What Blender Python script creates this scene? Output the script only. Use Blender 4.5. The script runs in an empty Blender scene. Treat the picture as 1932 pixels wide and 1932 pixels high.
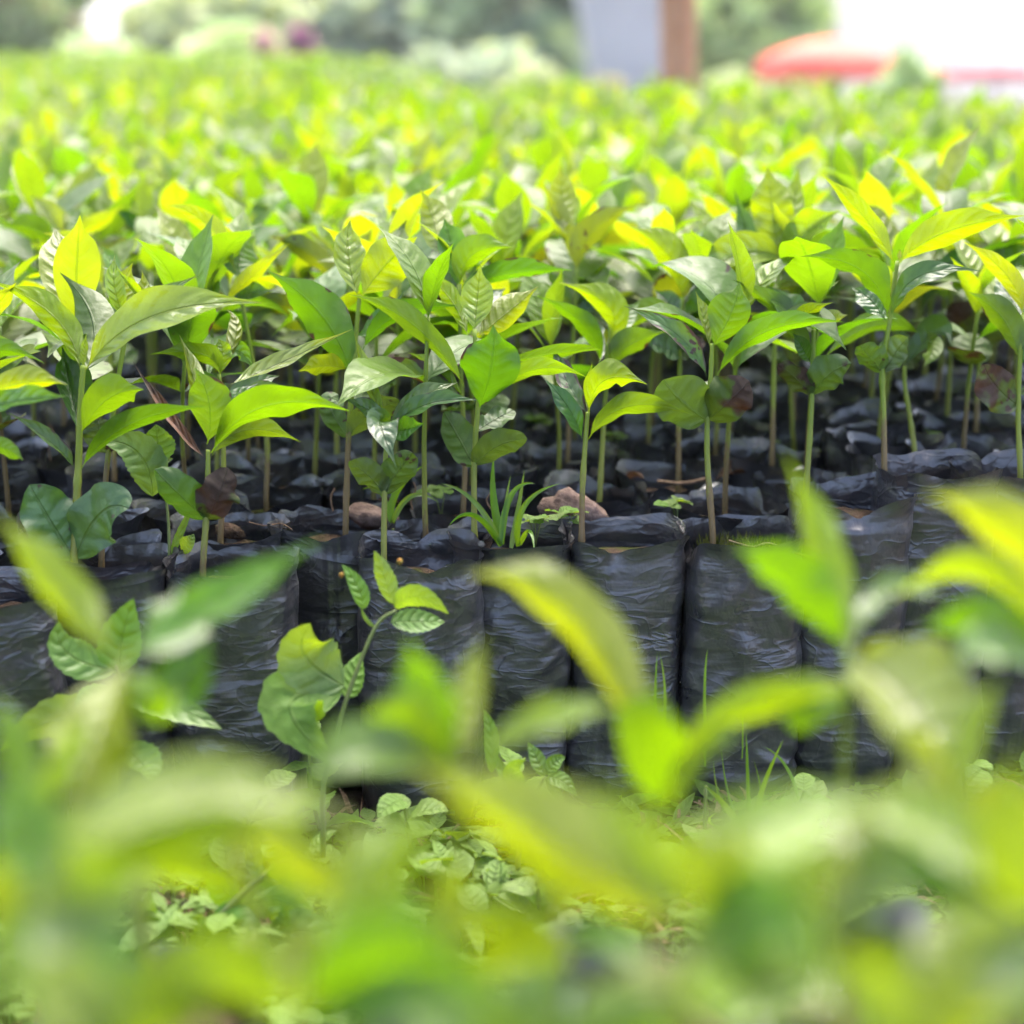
import bpy, math, random
from mathutils import Vector, Matrix, noise
R = math.radians
random.seed(7)
scene = bpy.context.scene
COL = scene.collection

# ------------------------------------------------------------------ camera
CAM = Vector((0, 0, 0.65)); PITCH = R(14.7); FPX = 3300.0; HALF = 966.0
cd = bpy.data.cameras.new('camera'); cam = bpy.data.objects.new('camera', cd); COL.objects.link(cam)
cam.location = CAM; cam.rotation_euler = (R(90) - PITCH, 0, 0)
cd.sensor_fit = 'HORIZONTAL'; cd.sensor_width = 24.0; cd.lens = FPX / (2 * HALF) * 24.0
cd.clip_start = 0.02; cd.clip_end = 3000
cd.dof.use_dof = True; cd.dof.focus_distance = 1.50; cd.dof.aperture_fstop = 2.0; cd.dof.aperture_blades = 0
scene.camera = cam

# ------------------------------------------------------------------ light
SUN_EL, SUN_AZ = 64.0, 12.0      # sun beyond the bed, a little to the right
world = bpy.data.worlds.new('World'); scene.world = world; world.use_nodes = True
nt = world.node_tree; nt.nodes.clear()
wo = nt.nodes.new('ShaderNodeOutputWorld'); bg = nt.nodes.new('ShaderNodeBackground'); sk = nt.nodes.new('ShaderNodeTexSky')
sk.sky_type = 'NISHITA'; sk.sun_disc = False; sk.sun_elevation = R(SUN_EL); sk.sun_rotation = R(SUN_AZ)
sk.air_density = 0.5; sk.dust_density = 8.0; sk.ozone_density = 0.3; sk.altitude = 900
bg.inputs['Strength'].default_value = 0.15
nt.links.new(sk.outputs[0], bg.inputs[0]); nt.links.new(bg.outputs[0], wo.inputs[0])
sd = bpy.data.lights.new('sun', 'SUN'); sd.energy = 1.0; sd.angle = R(55); sd.color = (1.0, 0.97, 0.9)
sun = bpy.data.objects.new('sun', sd); COL.objects.link(sun)
sun.rotation_euler = Vector((math.sin(R(SUN_AZ)) * math.cos(R(SUN_EL)), math.cos(R(SUN_AZ)) * math.cos(R(SUN_EL)), math.sin(R(SUN_EL)))).to_track_quat('Z', 'Y').to_euler()
sun.location = (1, 4, 6)
scene.view_settings.view_transform = 'Standard'; scene.view_settings.look = 'None'
scene.view_settings.gamma = 1.0; scene.view_settings.exposure = 2.8
scene.render.engine = 'CYCLES'
cy = scene.cycles
cy.use_denoising = True; cy.max_bounces = 4; cy.diffuse_bounces = 2; cy.glossy_bounces = 2; cy.transmission_bounces = 3; cy.use_adaptive_sampling = True; cy.adaptive_threshold = 0.02
cy.sample_clamp_indirect = 8.0; cy.caustics_reflective = False; cy.caustics_refractive = False

# ------------------------------------------------------------------ helpers
FW = Vector((0, math.cos(PITCH), -math.sin(PITCH))); UP = Vector((0, math.sin(PITCH), math.cos(PITCH))); RT = Vector((1, 0, 0))
def ray(x, y): return FW + RT * ((x - HALF) / FPX) - UP * ((y - HALF) / FPX)
def at_depth(x, y, z): return CAM + ray(x, y) * z          # measured from the photograph: direction and distance -> place
def at_plane(x, y, h):
    r = ray(x, y); return CAM + r * ((h - CAM.z) / r.z)
def depth_of(p): return (p - CAM).dot(FW)
def sstep(a, b, x):
    t = max(0.0, min(1.0, (x - a) / (b - a))); return t * t * (3 - 2 * t)
def lerp(a, b, t): return a + (b - a) * t

def mesh(name, verts, faces, mats, uvs=None, midx=None, smooth=True):
    me = bpy.data.meshes.new(name); me.from_pydata([tuple(v) for v in verts], [], faces)
    for m in (mats if isinstance(mats, (list, tuple)) else [mats]): me.materials.append(m)
    if midx: me.polygons.foreach_set('material_index', midx)
    if smooth: me.polygons.foreach_set('use_smooth', [True] * len(me.polygons))
    if uvs:
        l = me.uv_layers.new(name='UVMap')
        for lp in me.loops: l.data[lp.index].uv = uvs[lp.vertex_index]
    me.update(); return me
def obj(name, me, parent=None, loc=(0, 0, 0), rot=None):
    o = bpy.data.objects.new(name, me); COL.objects.link(o)
    if parent: o.parent = parent
    o.location = loc
    if rot: o.rotation_euler = rot
    return o
def empty(name, loc=(0, 0, 0), rz=0.0):
    o = bpy.data.objects.new(name, None); COL.objects.link(o); o.location = loc; o.rotation_euler = (0, 0, rz)
    o.empty_display_size = 0.02; return o
def tag(o, label=None, cat=None, group=None, kind=None):
    if label: o['label'] = label
    if cat: o['category'] = cat
    if group: o['group'] = group
    if kind: o['kind'] = kind
    return o

# ------------------------------------------------------------------ materials
class NB:
    def __init__(s, name):
        s.m = bpy.data.materials.new(name); s.m.use_nodes = True; s.t = s.m.node_tree; s.t.nodes.clear()
        s.out = s.n('ShaderNodeOutputMaterial')
    def n(s, t, **k):
        x = s.t.nodes.new(t)
        for a, b in k.items(): setattr(x, a, b)
        return x
    def l(s, a, b): s.t.links.new(a, b)
    def val(s, sock, v):
        if isinstance(v, (int, float)): sock.default_value = v
        elif isinstance(v, tuple): sock.default_value = v if len(v) == len(sock.default_value) else (*v, 1.0)
        else: s.l(v, sock)
    def math(s, op, a, b=0.0, c=0.0, clamp=False):
        x = s.n('ShaderNodeMath', operation=op, use_clamp=clamp)
        s.val(x.inputs[0], a); s.val(x.inputs[1], b); s.val(x.inputs[2], c); return x.outputs[0]
    def mix(s, f, a, b, mode='MIX'):
        x = s.n('ShaderNodeMix', data_type='RGBA', blend_type=mode)
        s.val(x.inputs[0], f); s.val(x.inputs[6], a); s.val(x.inputs[7], b); return x.outputs[2]
    def ss(s, v, a, b, lo=0.0, hi=1.0):
        x = s.n('ShaderNodeMapRange', interpolation_type='SMOOTHSTEP')
        s.val(x.inputs[0], v); s.val(x.inputs[1], a); s.val(x.inputs[2], b); s.val(x.inputs[3], lo); s.val(x.inputs[4], hi); return x.outputs[0]
    def noise(s, vec, scale, detail=3.0, rough=0.5, dist=0.0):
        x = s.n('ShaderNodeTexNoise'); s.val(x.inputs['Scale'], scale); s.val(x.inputs['Detail'], detail)
        s.val(x.inputs['Roughness'], rough); s.val(x.inputs['Distortion'], dist)
        if vec is not None: s.l(vec, x.inputs['Vector'])
        return x.outputs[0]
    def mapping(s, vec, scale=(1, 1, 1), loc=None):
        x = s.n('ShaderNodeMapping'); s.l(vec, x.inputs[0]); x.inputs['Scale'].default_value = scale
        if loc is not None: s.l(loc, x.inputs['Location'])
        return x.outputs[0]
    def bump(s, h, strength=0.3, dist=0.01, normal=None):
        x = s.n('ShaderNodeBump'); s.val(x.inputs['Strength'], strength); x.inputs['Distance'].default_value = dist
        s.l(h, x.inputs['Height'])
        if normal is not None: s.l(normal, x.inputs['Normal'])
        return x.outputs[0]
    def pbsdf(s, color, rough=0.5, spec=0.5, normal=None, **k):
        p = s.n('ShaderNodeBsdfPrincipled'); s.val(p.inputs['Base Color'], color); s.val(p.inputs['Roughness'], rough)
        s.val(p.inputs['Specular IOR Level'], spec)
        if normal is not None: s.l(normal, p.inputs['Normal'])
        for a, b in k.items(): s.val(p.inputs[a], b)
        return p.outputs[0]
    def done(s, sh): s.l(sh, s.out.inputs[0]); return s.m

def leaf_mat(name, top, under, trans, tw=0.45, rough=0.36, spots=0.0, brown=0.0, veins=8.0, vein=0.5, spec=0.5, bumpy=0.5, edge=0.0, quilt=0.5):
    b = NB(name)
    uv = b.n('ShaderNodeUVMap'); sx = b.n('ShaderNodeSeparateXYZ'); b.l(uv.outputs[0], sx.inputs[0])
    u, v = sx.outputs[0], sx.outputs[1]
    av = b.math('ABSOLUTE', b.math('MULTIPLY_ADD', v, 2.0, -1.0))
    mid = b.ss(av, 0.015, 0.075, 1.0, 0.0)
    ph = b.math('MULTIPLY', b.math('SUBTRACT', u, b.math('MULTIPLY', b.math('POWER', av, 1.4), 0.15)), veins)
    fr = b.math('ABSOLUTE', b.math('SUBTRACT', b.math('FRACT', ph), 0.5))       # 0.5 on a vein
    lat = b.math('MULTIPLY', b.ss(fr, 0.45, 0.5), b.ss(av, 0.95, 0.35))
    vm = b.math('MAXIMUM', mid, b.math('MULTIPLY', lat, 0.38))
    info = b.n('ShaderNodeObjectInfo'); rnd = info.outputs['Random']
    tc = b.n('ShaderNodeTexCoord'); geo = b.n('ShaderNodeNewGeometry')
    vo = b.n('ShaderNodeCombineXYZ'); b.l(b.math('MULTIPLY', rnd, 37.0), vo.inputs[0]); b.l(b.math('MULTIPLY', rnd, 91.0), vo.inputs[1])
    pos = b.n('ShaderNodeVectorMath', operation='ADD'); b.l(tc.outputs['Object'], pos.inputs[0]); b.l(vo.outputs[0], pos.inputs[1])
    P = pos.outputs[0]
    blot = b.noise(P, 30.0, 4.0)
    back = geo.outputs['Backfacing']
    col = b.mix(back, top, under)
    hs = b.n('ShaderNodeHueSaturation'); b.val(hs.inputs['Hue'], b.math('MULTIPLY_ADD', rnd, 0.03, 0.485))
    b.val(hs.inputs['Saturation'], b.math('MULTIPLY_ADD', rnd, 0.25, 0.87)); b.val(hs.inputs['Value'], b.ss(blot, 0.25, 0.75, 0.82, 1.16)); b.l(col, hs.inputs['Color'])
    col = hs.outputs[0]
    col = b.mix(b.math('MULTIPLY', vm, vein * 0.32), col, (min(top[0] * 2.2 + .05, 1), min(top[1] * 1.6 + .06, 1), top[2] * 1.6 + .02))
    ht = b.n('ShaderNodeHueSaturation'); b.val(ht.inputs['Hue'], b.math('MULTIPLY_ADD', rnd, 0.03, 0.485)); b.val(ht.inputs['Saturation'], 1.0)
    b.val(ht.inputs['Value'], b.ss(blot, 0.2, 0.8, 0.85, 1.1)); b.val(ht.inputs['Color'], trans)
    tcol = b.mix(b.math('MULTIPLY', vm, vein), ht.outputs[0], (trans[0] * 0.35, trans[1] * 0.5, trans[2] * 0.4))
    rgh = b.math('ADD', rough, b.math('MULTIPLY', back, 0.18))
    dead = None
    if spots > 0:
        vr = b.n('ShaderNodeTexVoronoi'); b.val(vr.inputs['Scale'], 105.0)
        wob = b.n('ShaderNodeTexNoise'); wob.inputs['Scale'].default_value = 170.0; b.l(P, wob.inputs['Vector'])
        pw = b.n('ShaderNodeVectorMath', operation='MULTIPLY_ADD'); b.l(wob.outputs[1], pw.inputs[0]); pw.inputs[1].default_value = (.012, .012, .012); b.l(P, pw.inputs[2]); b.l(pw.outputs[0], vr.inputs['Vector'])
        sp = b.math('MULTIPLY', b.ss(vr.outputs['Distance'], 0.32, 0.22), b.ss(b.noise(P, 24.0, 1.0), 0.60 - 0.2 * spots, 0.66 - 0.2 * spots))
        dead = sp
    if brown > 0:
        br = b.ss(b.math('ADD', b.noise(P, 26.0, 3.0), b.math('MULTIPLY', u, 0.35)), 1.02 - brown, 1.10 - brown)
        dead = br if dead is None else b.math('MAXIMUM', dead, br)
    if edge > 0:
        er = b.ss(b.math('ADD', b.math('MULTIPLY', av, 0.5), b.noise(P, 55.0, 2.0)), 1.07 - edge, 1.14 - edge)
        dead = er if dead is None else b.math('MAXIMUM', dead, er)
    if dead is not None:
        dc = b.mix(b.noise(P, 160.0, 3.0), (0.018, 0.011, 0.007), (0.095, 0.066, 0.047))
        col = b.mix(dead, col, dc); tcol = b.mix(dead, tcol, (0.05, 0.018, 0.006)); rgh = b.math('ADD', rgh, b.math('MULTIPLY', dead, 0.25))
    h = b.math('ADD', b.math('MULTIPLY', b.math('MULTIPLY', b.ss(fr, 0.1, 0.5), b.ss(av, 1.0, 0.5)), -quilt), b.math('MULTIPLY', b.noise(P, 90.0, 3.0), 0.9))
    h = b.math('SUBTRACT', h, b.math('MULTIPLY', mid, 0.8))
    nb = b.bump(h, bumpy, 0.002)
    pr = b.pbsdf(col, rgh, spec, nb)
    tr = b.n('ShaderNodeBsdfTranslucent'); b.l(tcol, tr.inputs[0])
    mx = b.n('ShaderNodeMixShader'); mx.inputs[0].default_value = tw; b.l(pr, mx.inputs[1]); b.l(tr.outputs[0], mx.inputs[2])
    return b.done(mx.outputs[0])

M = {}
M['young'] = leaf_mat('young_leaf', (0.22, 0.31, 0.06), (0.16, 0.225, 0.004), (0.28, 0.375, 0.001), 0.52, 0.25, vein=0.6, bumpy=1.0, spec=0.8, quilt=0.55)
M['mid'] = leaf_mat('half_grown_leaf', (0.085, 0.17, 0.026), (0.095, 0.17, 0.003), (0.17, 0.305, 0.001), 0.48, 0.29, vein=0.5, bumpy=0.8, spec=0.7, quilt=0.4)
M['mature'] = leaf_mat('mature_leaf', (0.036, 0.095, 0.022), (0.055, 0.12, 0.003), (0.12, 0.255, 0.001), 0.43, 0.32, vein=0.4, bumpy=0.8, spec=0.7, quilt=0.3, edge=0.01)
M['spotted'] = leaf_mat('spotted_leaf', (0.05, 0.105, 0.02), (0.09, 0.14, 0.012), (0.19, 0.25, 0.002), 0.42, 0.36, spots=0.6, edge=0.05, vein=0.4, spec=0.8)
M['scorched'] = leaf_mat('scorched_leaf', (0.04, 0.10, 0.022), (0.07, 0.13, 0.012), (0.15, 0.24, 0.003), 0.40, 0.38, spots=0.2, edge=0.22, vein=0.4, spec=0.8)
M['seed'] = leaf_mat('seed_leaf', (0.070, 0.140, 0.050), (0.06, 0.115, 0.018), (0.10, 0.19, 0.006), 0.32, 0.42, spots=0.15, brown=0.0, veins=5, vein=0.3, bumpy=1.0, spec=0.7)
M['seedbrown'] = leaf_mat('withering_seed_leaf', (0.045, 0.085, 0.018), (0.058, 0.092, 0.012), (0.10, 0.14, 0.004), 0.28, 0.5, spots=0.3, brown=0.32, veins=5, vein=0.3, bumpy=1.0)
M['dry'] = leaf_mat('dry_leaf', (0.11, 0.05, 0.026), (0.13, 0.07, 0.04), (0.1, 0.04, 0.015), 0.2, 0.55, spots=0.0, brown=0.25, vein=0.3, bumpy=1.0)
M['weed'] = leaf_mat('weed_leaf', (0.10, 0.20, 0.03), (0.14, 0.24, 0.04), (0.24, 0.38, 0.008), 0.42, 0.45, veins=6, vein=0.45, bumpy=0.9, spec=0.5)
M['grass'] = leaf_mat('grass_blade', (0.08, 0.18, 0.015), (0.09, 0.19, 0.015), (0.22, 0.36, 0.003), 0.42, 0.38, veins=1, vein=0.3, bumpy=0.1)

def mat_stem(name, c1, c2, c3, hbrown):
    b = NB(name); tc = b.n('ShaderNodeTexCoord'); sx = b.n('ShaderNodeSeparateXYZ'); b.l(tc.outputs['Object'], sx.inputs[0])
    info = b.n('ShaderNodeObjectInfo')
    n1 = b.noise(b.mapping(tc.outputs['Object'], (1, 1, .35)), 240.0, 3.0)
    hgt = b.math('ADD', sx.outputs[2], b.math('MULTIPLY', b.math('SUBTRACT', n1, 0.5), 0.06))
    col = b.mix(b.ss(hgt, 0.24, 0.38), c2, c1)
    lim = b.math('MULTIPLY_ADD', info.outputs['Random'], 0.16, hbrown)
    col = b.mix(b.math('MULTIPLY', b.ss(hgt, lim, b.math('SUBTRACT', lim, 0.03)), 0.8), col, c3)
    nb = b.bump(n1, 0.35, 0.001)
    p = b.pbsdf(col, 0.5, 0.4, nb)
    tr = b.n('ShaderNodeBsdfTranslucent'); b.l(col, tr.inputs[0]); mx = b.n('ShaderNodeMixShader'); mx.inputs[0].default_value = 0.18
    b.l(p, mx.inputs[1]); b.l(tr.outputs[0], mx.inputs[2]); return b.done(mx.outputs[0])
M['stem'] = mat_stem('seedling_stem', (0.19, 0.27, 0.02), (0.24, 0.25, 0.045), (0.16, 0.09, 0.05), 0.19)
M['wstem'] = mat_stem('weed_stem', (0.15, 0.21, 0.05), (0.15, 0.19, 0.05), (0.25, 0.2, 0.1), -1.0)

def mat_bag(name):
    b = NB(name); tc = b.n('ShaderNodeTexCoord'); info = b.n('ShaderNodeObjectInfo')
    vo = b.n('ShaderNodeCombineXYZ')
    for i, k in enumerate((13.0, 29.0, 7.0)): b.l(b.math('MULTIPLY', info.outputs['Random'], k), vo.inputs[i])
    ad = b.n('ShaderNodeVectorMath', operation='ADD'); b.l(tc.outputs['Object'], ad.inputs[0]); b.l(vo.outputs[0], ad.inputs[1]); P = ad.outputs[0]
    def ridge(v, p):
        t = b.math('SUBTRACT', 1.0, b.math('MULTIPLY', b.math('ABSOLUTE', b.math('SUBTRACT', v, 0.5)), 2.0)); return b.math('POWER', t, p)
    r1 = ridge(b.noise(b.mapping(P, (1, 1, 2.4)), 10.0, 1.0, 0.5, 1.0), 16.0)
    r2 = ridge(b.noise(b.mapping(P, (1, 1, 1.7)), 24.0, 1.0, 0.5, 1.5), 12.0)
    big = b.noise(b.mapping(P, (1, 1, 1.5)), 16.0, 1.0)
    msk = b.ss(b.noise(P, 9.0, 2.0), 0.40, 0.60)
    fine = b.noise(P, 420.0, 2.0)
    dust = b.math('MULTIPLY', b.ss(b.noise(P, 14.0, 5.0, 0.65), 0.48, 0.72), b.ss(fine, 0.35, 0.7, 0.35, 1.0))
    speck = b.ss(b.noise(P, 900.0, 1.0), 0.74, 0.78)
    col = b.mix(b.noise(P, 9.0, 2.0), (0.027, 0.026, 0.027), (0.056, 0.054, 0.056))
    col = b.mix(b.math('MULTIPLY', dust, 0.42), col, (0.12, 0.115, 0.115))
    col = b.mix(b.math('MULTIPLY', speck, 0.4), col, (0.35, 0.3, 0.25))
    rough = b.math('ADD', b.math('MULTIPLY_ADD', b.noise(P, 22.0, 3.0), 0.20, 0.20), b.math('MULTIPLY', dust, 0.3))
    wr = b.noise(b.mapping(P, (1, 1, 3.2)), 15.0, 3.0, 0.5, 0.5)
    wr2 = b.noise(b.mapping(P, (1, 1, 0.8)), 48.0, 3.0, 0.6, 0.3)
    h = b.math('ADD', b.math('MULTIPLY', r1, 0.13), b.math('MULTIPLY', b.math('MULTIPLY', r2, msk), 0.12)); h = b.math('ADD', h, b.math('MULTIPLY', big, 0.5))
    h = b.math('ADD', h, b.math('MULTIPLY', wr, b.ss(msk, 0.0, 1.0, 0.55, 1.3))); h = b.math('ADD', h, b.math('MULTIPLY', wr2, 0.42))
    nb = b.bump(b.math('ADD', h, b.math('MULTIPLY', fine, 0.02)), 0.5, 0.009)
    return b.done(b.pbsdf(col, rough, 0.95, nb))
M['bag'] = mat_bag('black_polythene')

def mat_soil(name, c1, c2, c3, sc):
    b = NB(name); geo = b.n('ShaderNodeNewGeometry'); P = geo.outputs['Position']
    n1 = b.noise(P, sc, 6.0, 0.7); n2 = b.noise(P, sc * 5, 3.0)
    col = b.mix(b.ss(n1, 0.3, 0.7), c1, c2); col = b.mix(b.ss(b.noise(P, sc * .4, 4.0), 0.5, 0.65), col, c3)
    nb = b.bump(b.math('ADD', n1, b.math('MULTIPLY', n2, 0.4)), 0.8, 0.01)
    return b.done(b.pbsdf(col, 0.95, 0.15, nb))
M['soil'] = mat_soil('bag_soil', (0.022, 0.014, 0.009), (0.085, 0.055, 0.036), (0.05, 0.058, 0.012), 60.0)
M['ground'] = mat_soil('ground_soil', (0.025, 0.018, 0.012), (0.075, 0.055, 0.036), (0.04, 0.06, 0.015), 14.0)
def mat_noise(name, c1, c2, sc, rough=0.8, spec=0.2, bump=0.4, dist=0.01):
    b = NB(name); tc = b.n('ShaderNodeTexCoord'); P = tc.outputs['Object']; n1 = b.noise(P, sc, 5.0, 0.6)
    return b.done(b.pbsdf(b.mix(b.ss(n1, 0.3, 0.7), c1, c2), rough, spec, b.bump(n1, bump, dist)))
M['stone'] = mat_noise('stone', (0.06, 0.037, 0.028), (0.19, 0.13, 0.105), 55.0, 0.85, 0.2, 0.8, 0.008)
M['root'] = mat_noise('dry_root', (0.08, 0.045, 0.028), (0.2, 0.13, 0.08), 300.0)
M['moss'] = mat_noise('moss', (0.07, 0.085, 0.012), (0.15, 0.155, 0.03), 400.0)
M['bud'] = mat_noise('flower_bud', (0.30, 0.09, 0.015), (0.16, 0.17, 0.03), 350.0)
M['bark'] = mat_noise('bark', (0.10, 0.07, 0.05), (0.22, 0.16, 0.11), 5.0, 0.9, 0.2, 0.7, 0.05)
M['post'] = mat_noise('weathered_wood', (0.46, 0.22, 0.11), (0.58, 0.31, 0.17), 8.0, 0.8, 0.2, 0.5, 0.02)
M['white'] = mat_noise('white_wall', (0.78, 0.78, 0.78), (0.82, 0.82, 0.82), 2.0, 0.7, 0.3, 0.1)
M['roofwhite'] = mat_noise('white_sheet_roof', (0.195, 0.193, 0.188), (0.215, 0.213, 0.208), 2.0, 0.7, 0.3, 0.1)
M['greywall'] = mat_noise('pale_grey_render', (0.50, 0.49, 0.47), (0.58, 0.57, 0.55), 1.0, 0.8, 0.2, 0.1)
M['red'] = mat_noise('red_canvas', (0.78, 0.12, 0.085), (0.84, 0.17, 0.12), 3.0, 0.8, 0.2, 0.1)
M['roofred'] = mat_noise('faded_red_roof', (0.55, 0.12, 0.12), (0.65, 0.2, 0.2), 3.0, 0.7, 0.2, 0.1)
M['metal'] = mat_noise('grey_pole', (0.3, 0.3, 0.32), (0.4, 0.4, 0.42), 10.0, 0.4, 0.5, 0.05)
M['teal'] = mat_noise('teal_canvas', (0.03, 0.22, 0.15), (0.05, 0.28, 0.2), 3.0, 0.8, 0.2, 0.1)
M['magenta'] = leaf_mat('magenta_bract', (0.42, 0.08, 0.30), (0.42, 0.1, 0.32), (0.45, 0.08, 0.34), 0.4, 0.6, vein=0.1)
M['pinkbract'] = leaf_mat('pale_pink_bract', (0.75, 0.42, 0.5), (0.75, 0.45, 0.5), (0.8, 0.4, 0.5), 0.4, 0.6, vein=0.1)
M['glass'] = mat_noise('window_glass', (0.05, 0.06, 0.07), (0.08, 0.09, 0.1), 1.0, 0.1, 0.5, 0.0)
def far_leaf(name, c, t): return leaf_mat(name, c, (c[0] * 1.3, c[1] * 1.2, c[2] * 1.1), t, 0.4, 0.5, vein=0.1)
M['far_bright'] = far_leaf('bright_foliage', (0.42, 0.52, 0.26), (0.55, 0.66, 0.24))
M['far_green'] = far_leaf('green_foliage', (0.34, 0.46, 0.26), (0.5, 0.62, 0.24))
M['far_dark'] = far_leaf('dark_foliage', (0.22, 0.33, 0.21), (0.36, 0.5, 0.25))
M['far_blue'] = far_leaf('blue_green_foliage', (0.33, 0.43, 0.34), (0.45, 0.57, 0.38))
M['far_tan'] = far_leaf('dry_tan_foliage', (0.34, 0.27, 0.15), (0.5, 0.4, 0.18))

# ------------------------------------------------------------------ ground
def ground_h(x, y):
    h = -2.3 * sstep(21.0, 29.0, y) + 0.05 * noise.noise((x * 0.2, y * 0.2, 0)) * sstep(21, 24, y) + 0.10 * sstep(14.5, 15.3, y) * sstep(21, 20.4, y) * sstep(-0.2, -0.9, x)
    return h
def build_ground():
    ys = [-40, -10, -4, -1, 0, .6, 1.0, 1.1, 1.2, 1.3, 1.4, 1.5, 1.8, 2.5, 4, 6, 8, 10, 12, 14, 14.5, 14.75, 15, 15.3, 16, 18, 20, 20.4, 20.7, 21, 22, 23, 24, 25, 26, 27, 28, 29, 31, 33, 36, 44, 55, 70, 90, 110, 135, 160, 200, 240, 300, 500, 1500]
    xs = [-1500, -400, -200, -120, -80, -55, -38, -26, -18, -12, -8, -5, -3, -2, -1.2, -.9, -.7, -.5, -.35, -.2, -.15, 0, .15, .3, .5, .8, 1.2, 2, 3, 5, 8, 12, 18, 26, 38, 55, 80, 120, 200, 400, 1500]
    V, Fc = [], []
    for y in ys:
        for x in xs:
            z = ground_h(x, y)
            if 0.9 < y < 2 and abs(x) < 1: z += 0.008 * noise.noise((x * 9, y * 9, 1)) - 0.004
            V.append((x, y, z))
    n = len(xs)
    for j in range(len(ys) - 1):
        for i in range(n - 1): a = j * n + i; Fc.append((a, a + 1, a + n + 1, a + n))
    tag(obj('ground', mesh('ground', V, Fc, M['ground'])), kind='structure')
build_ground()

# ------------------------------------------------------------------ leaves
def outline(kind, t):
    if kind == 'seed':  return max(0.02, math.sin(math.pi * min(1, max(0, t)) ** 0.92) ** 0.55)
    if kind == 'grass': return 0.9 * (1 - t ** 2.2) * min(1, 0.6 + t * 3)
    if kind == 'weed':
        w = math.sin(math.pi * t ** 0.72) ** 0.85 if 0 < t < 1 else 0.0
        return max(0.015, w * (1 + 0.0))
    if t <= 0.05: return 0.035
    s = (t - 0.05) / 0.95
    w = max(0.0, math.sin(math.pi * s ** 0.93)) ** 0.92
    w *= 1 - 0.60 * sstep(0.70, 0.92, s)
    return max(0.012, w + 0.04 * sstep(0.8, 0.9, s) * (1 - s) * 8 * 0.3)

def leaf_surface(curve, side, normal, width, kind, fold, wave, curl, nu, nv, seed, V, Fc, UV):
    """curve(t) -> point, side(t)/normal(t) -> unit vectors; adds a bent, folded, waved blade to V, Fc, UV"""
    rnd = random.Random(seed); p1, p2 = rnd.uniform(0, 6.3), rnd.uniform(0, 6.3); k1 = rnd.uniform(1.6, 2.6); k2 = rnd.uniform(2.6, 4)
    asym = rnd.uniform(-0.07, 0.07); base = len(V)
    for i in range(nu + 1):
        t = i / nu
        w = outline(kind, t) * width * 0.5
        if kind == 'weed': w *= 1 + 0.13 * (((t * 9.0) % 1.0) - 0.5) * (1 if t < .95 else 0) * min(1, t * 5)
        p, S, N = curve(t), side(t), normal(t)
        for j in range(nv + 1):
            v = 2 * j / nv - 1; a = abs(v)
            ww = w * (1 + asym * (1 if v > 0 else -1))
            ang = curl * a * a
            lift = fold * a + 0.5 * math.sin(ang) * a
            und = wave * a * a * (math.sin(k1 * 6.283 * t + p1 + (1.3 if v > 0 else 0)) + 0.5 * math.sin(k2 * 6.283 * t + p2 + (2 if v > 0 else 0)))
            q = p + S * (v * ww * math.cos(min(1.3, math.atan(fold) + ang * 0.5))) + N * (ww * (lift + und))
            V.append(q); UV.append((t, (v + 1) / 2))
    for i in range(nu):
        for j in range(nv):
            a = base + i * (nv + 1) + j
            Fc.append((a, a + 1, a + nv + 2, a + nv + 1))

def frame_leaf_mesh(name, L, width, kind, arch, fold, wave, curl, mat, nu, nv, seed):
    """a library leaf: from the origin along +X, upper face +Z, arching down (arch) towards the tip"""
    rnd = random.Random(seed); sway = rnd.uniform(-0.12, 0.12)
    def ang(t): return arch * (0.25 - t)
    pts = [Vector((0, 0, 0))]; n = 40
    for i in range(n):
        a = ang((i + .5) / n); pts.append(pts[-1] + Vector((math.cos(a), 0, math.sin(a))) * (L / n))
    def curve(t):
        f = t * n; i = min(n - 1, int(f)); p = pts[i].lerp(pts[i + 1], f - i); return p + Vector((0, sway * L * t * t, 0))
    def side(t): return Vector((0, 1, 0))
    def normal(t): a = ang(t); return Vector((-math.sin(a), 0, math.cos(a)))
    V, Fc, UV = [], [], []
    leaf_surface(curve, side, normal, width, kind, fold, wave, curl, nu, nv, seed, V, Fc, UV)
    return mesh(name, V, Fc, mat, UV)

def tube(path, radii, nseg, V, Fc, cap=True):
    base = len(V); n = len(path)
    for i, p in enumerate(path):
        d = (path[min(i + 1, n - 1)] - path[max(i - 1, 0)]).normalized()
        a = d.cross(Vector((0.3, 1, 0.1))).normalized(); b = d.cross(a)
        for k in range(nseg):
            th = 6.28318 * k / nseg; V.append(p + (a * math.cos(th) + b * math.sin(th)) * radii[i])
    for i in range(n - 1):
        for k in range(nseg):
            k2 = (k + 1) % nseg; Fc.append((base + i * nseg + k, base + i * nseg + k2, base + (i + 1) * nseg + k2, base + (i + 1) * nseg + k))
    if cap:
        Fc.append(tuple(base + (n - 1) * nseg + k for k in range(nseg)))
def smooth_path(pts, m=5):
    out = []; n = len(pts)
    for i in range(n - 1):
        p0, p1, p2, p3 = pts[max(0, i - 1)], pts[i], pts[i + 1], pts[min(n - 1, i + 2)]
        for k in range(m):
            t = k / m
            out.append(0.5 * ((2 * p1) + (p2 - p0) * t + (2 * p0 - 5 * p1 + 4 * p2 - p3) * t * t + (3 * p1 - p0 - 3 * p2 + p3) * t ** 3))
    out.append(pts[-1]); return out

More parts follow.
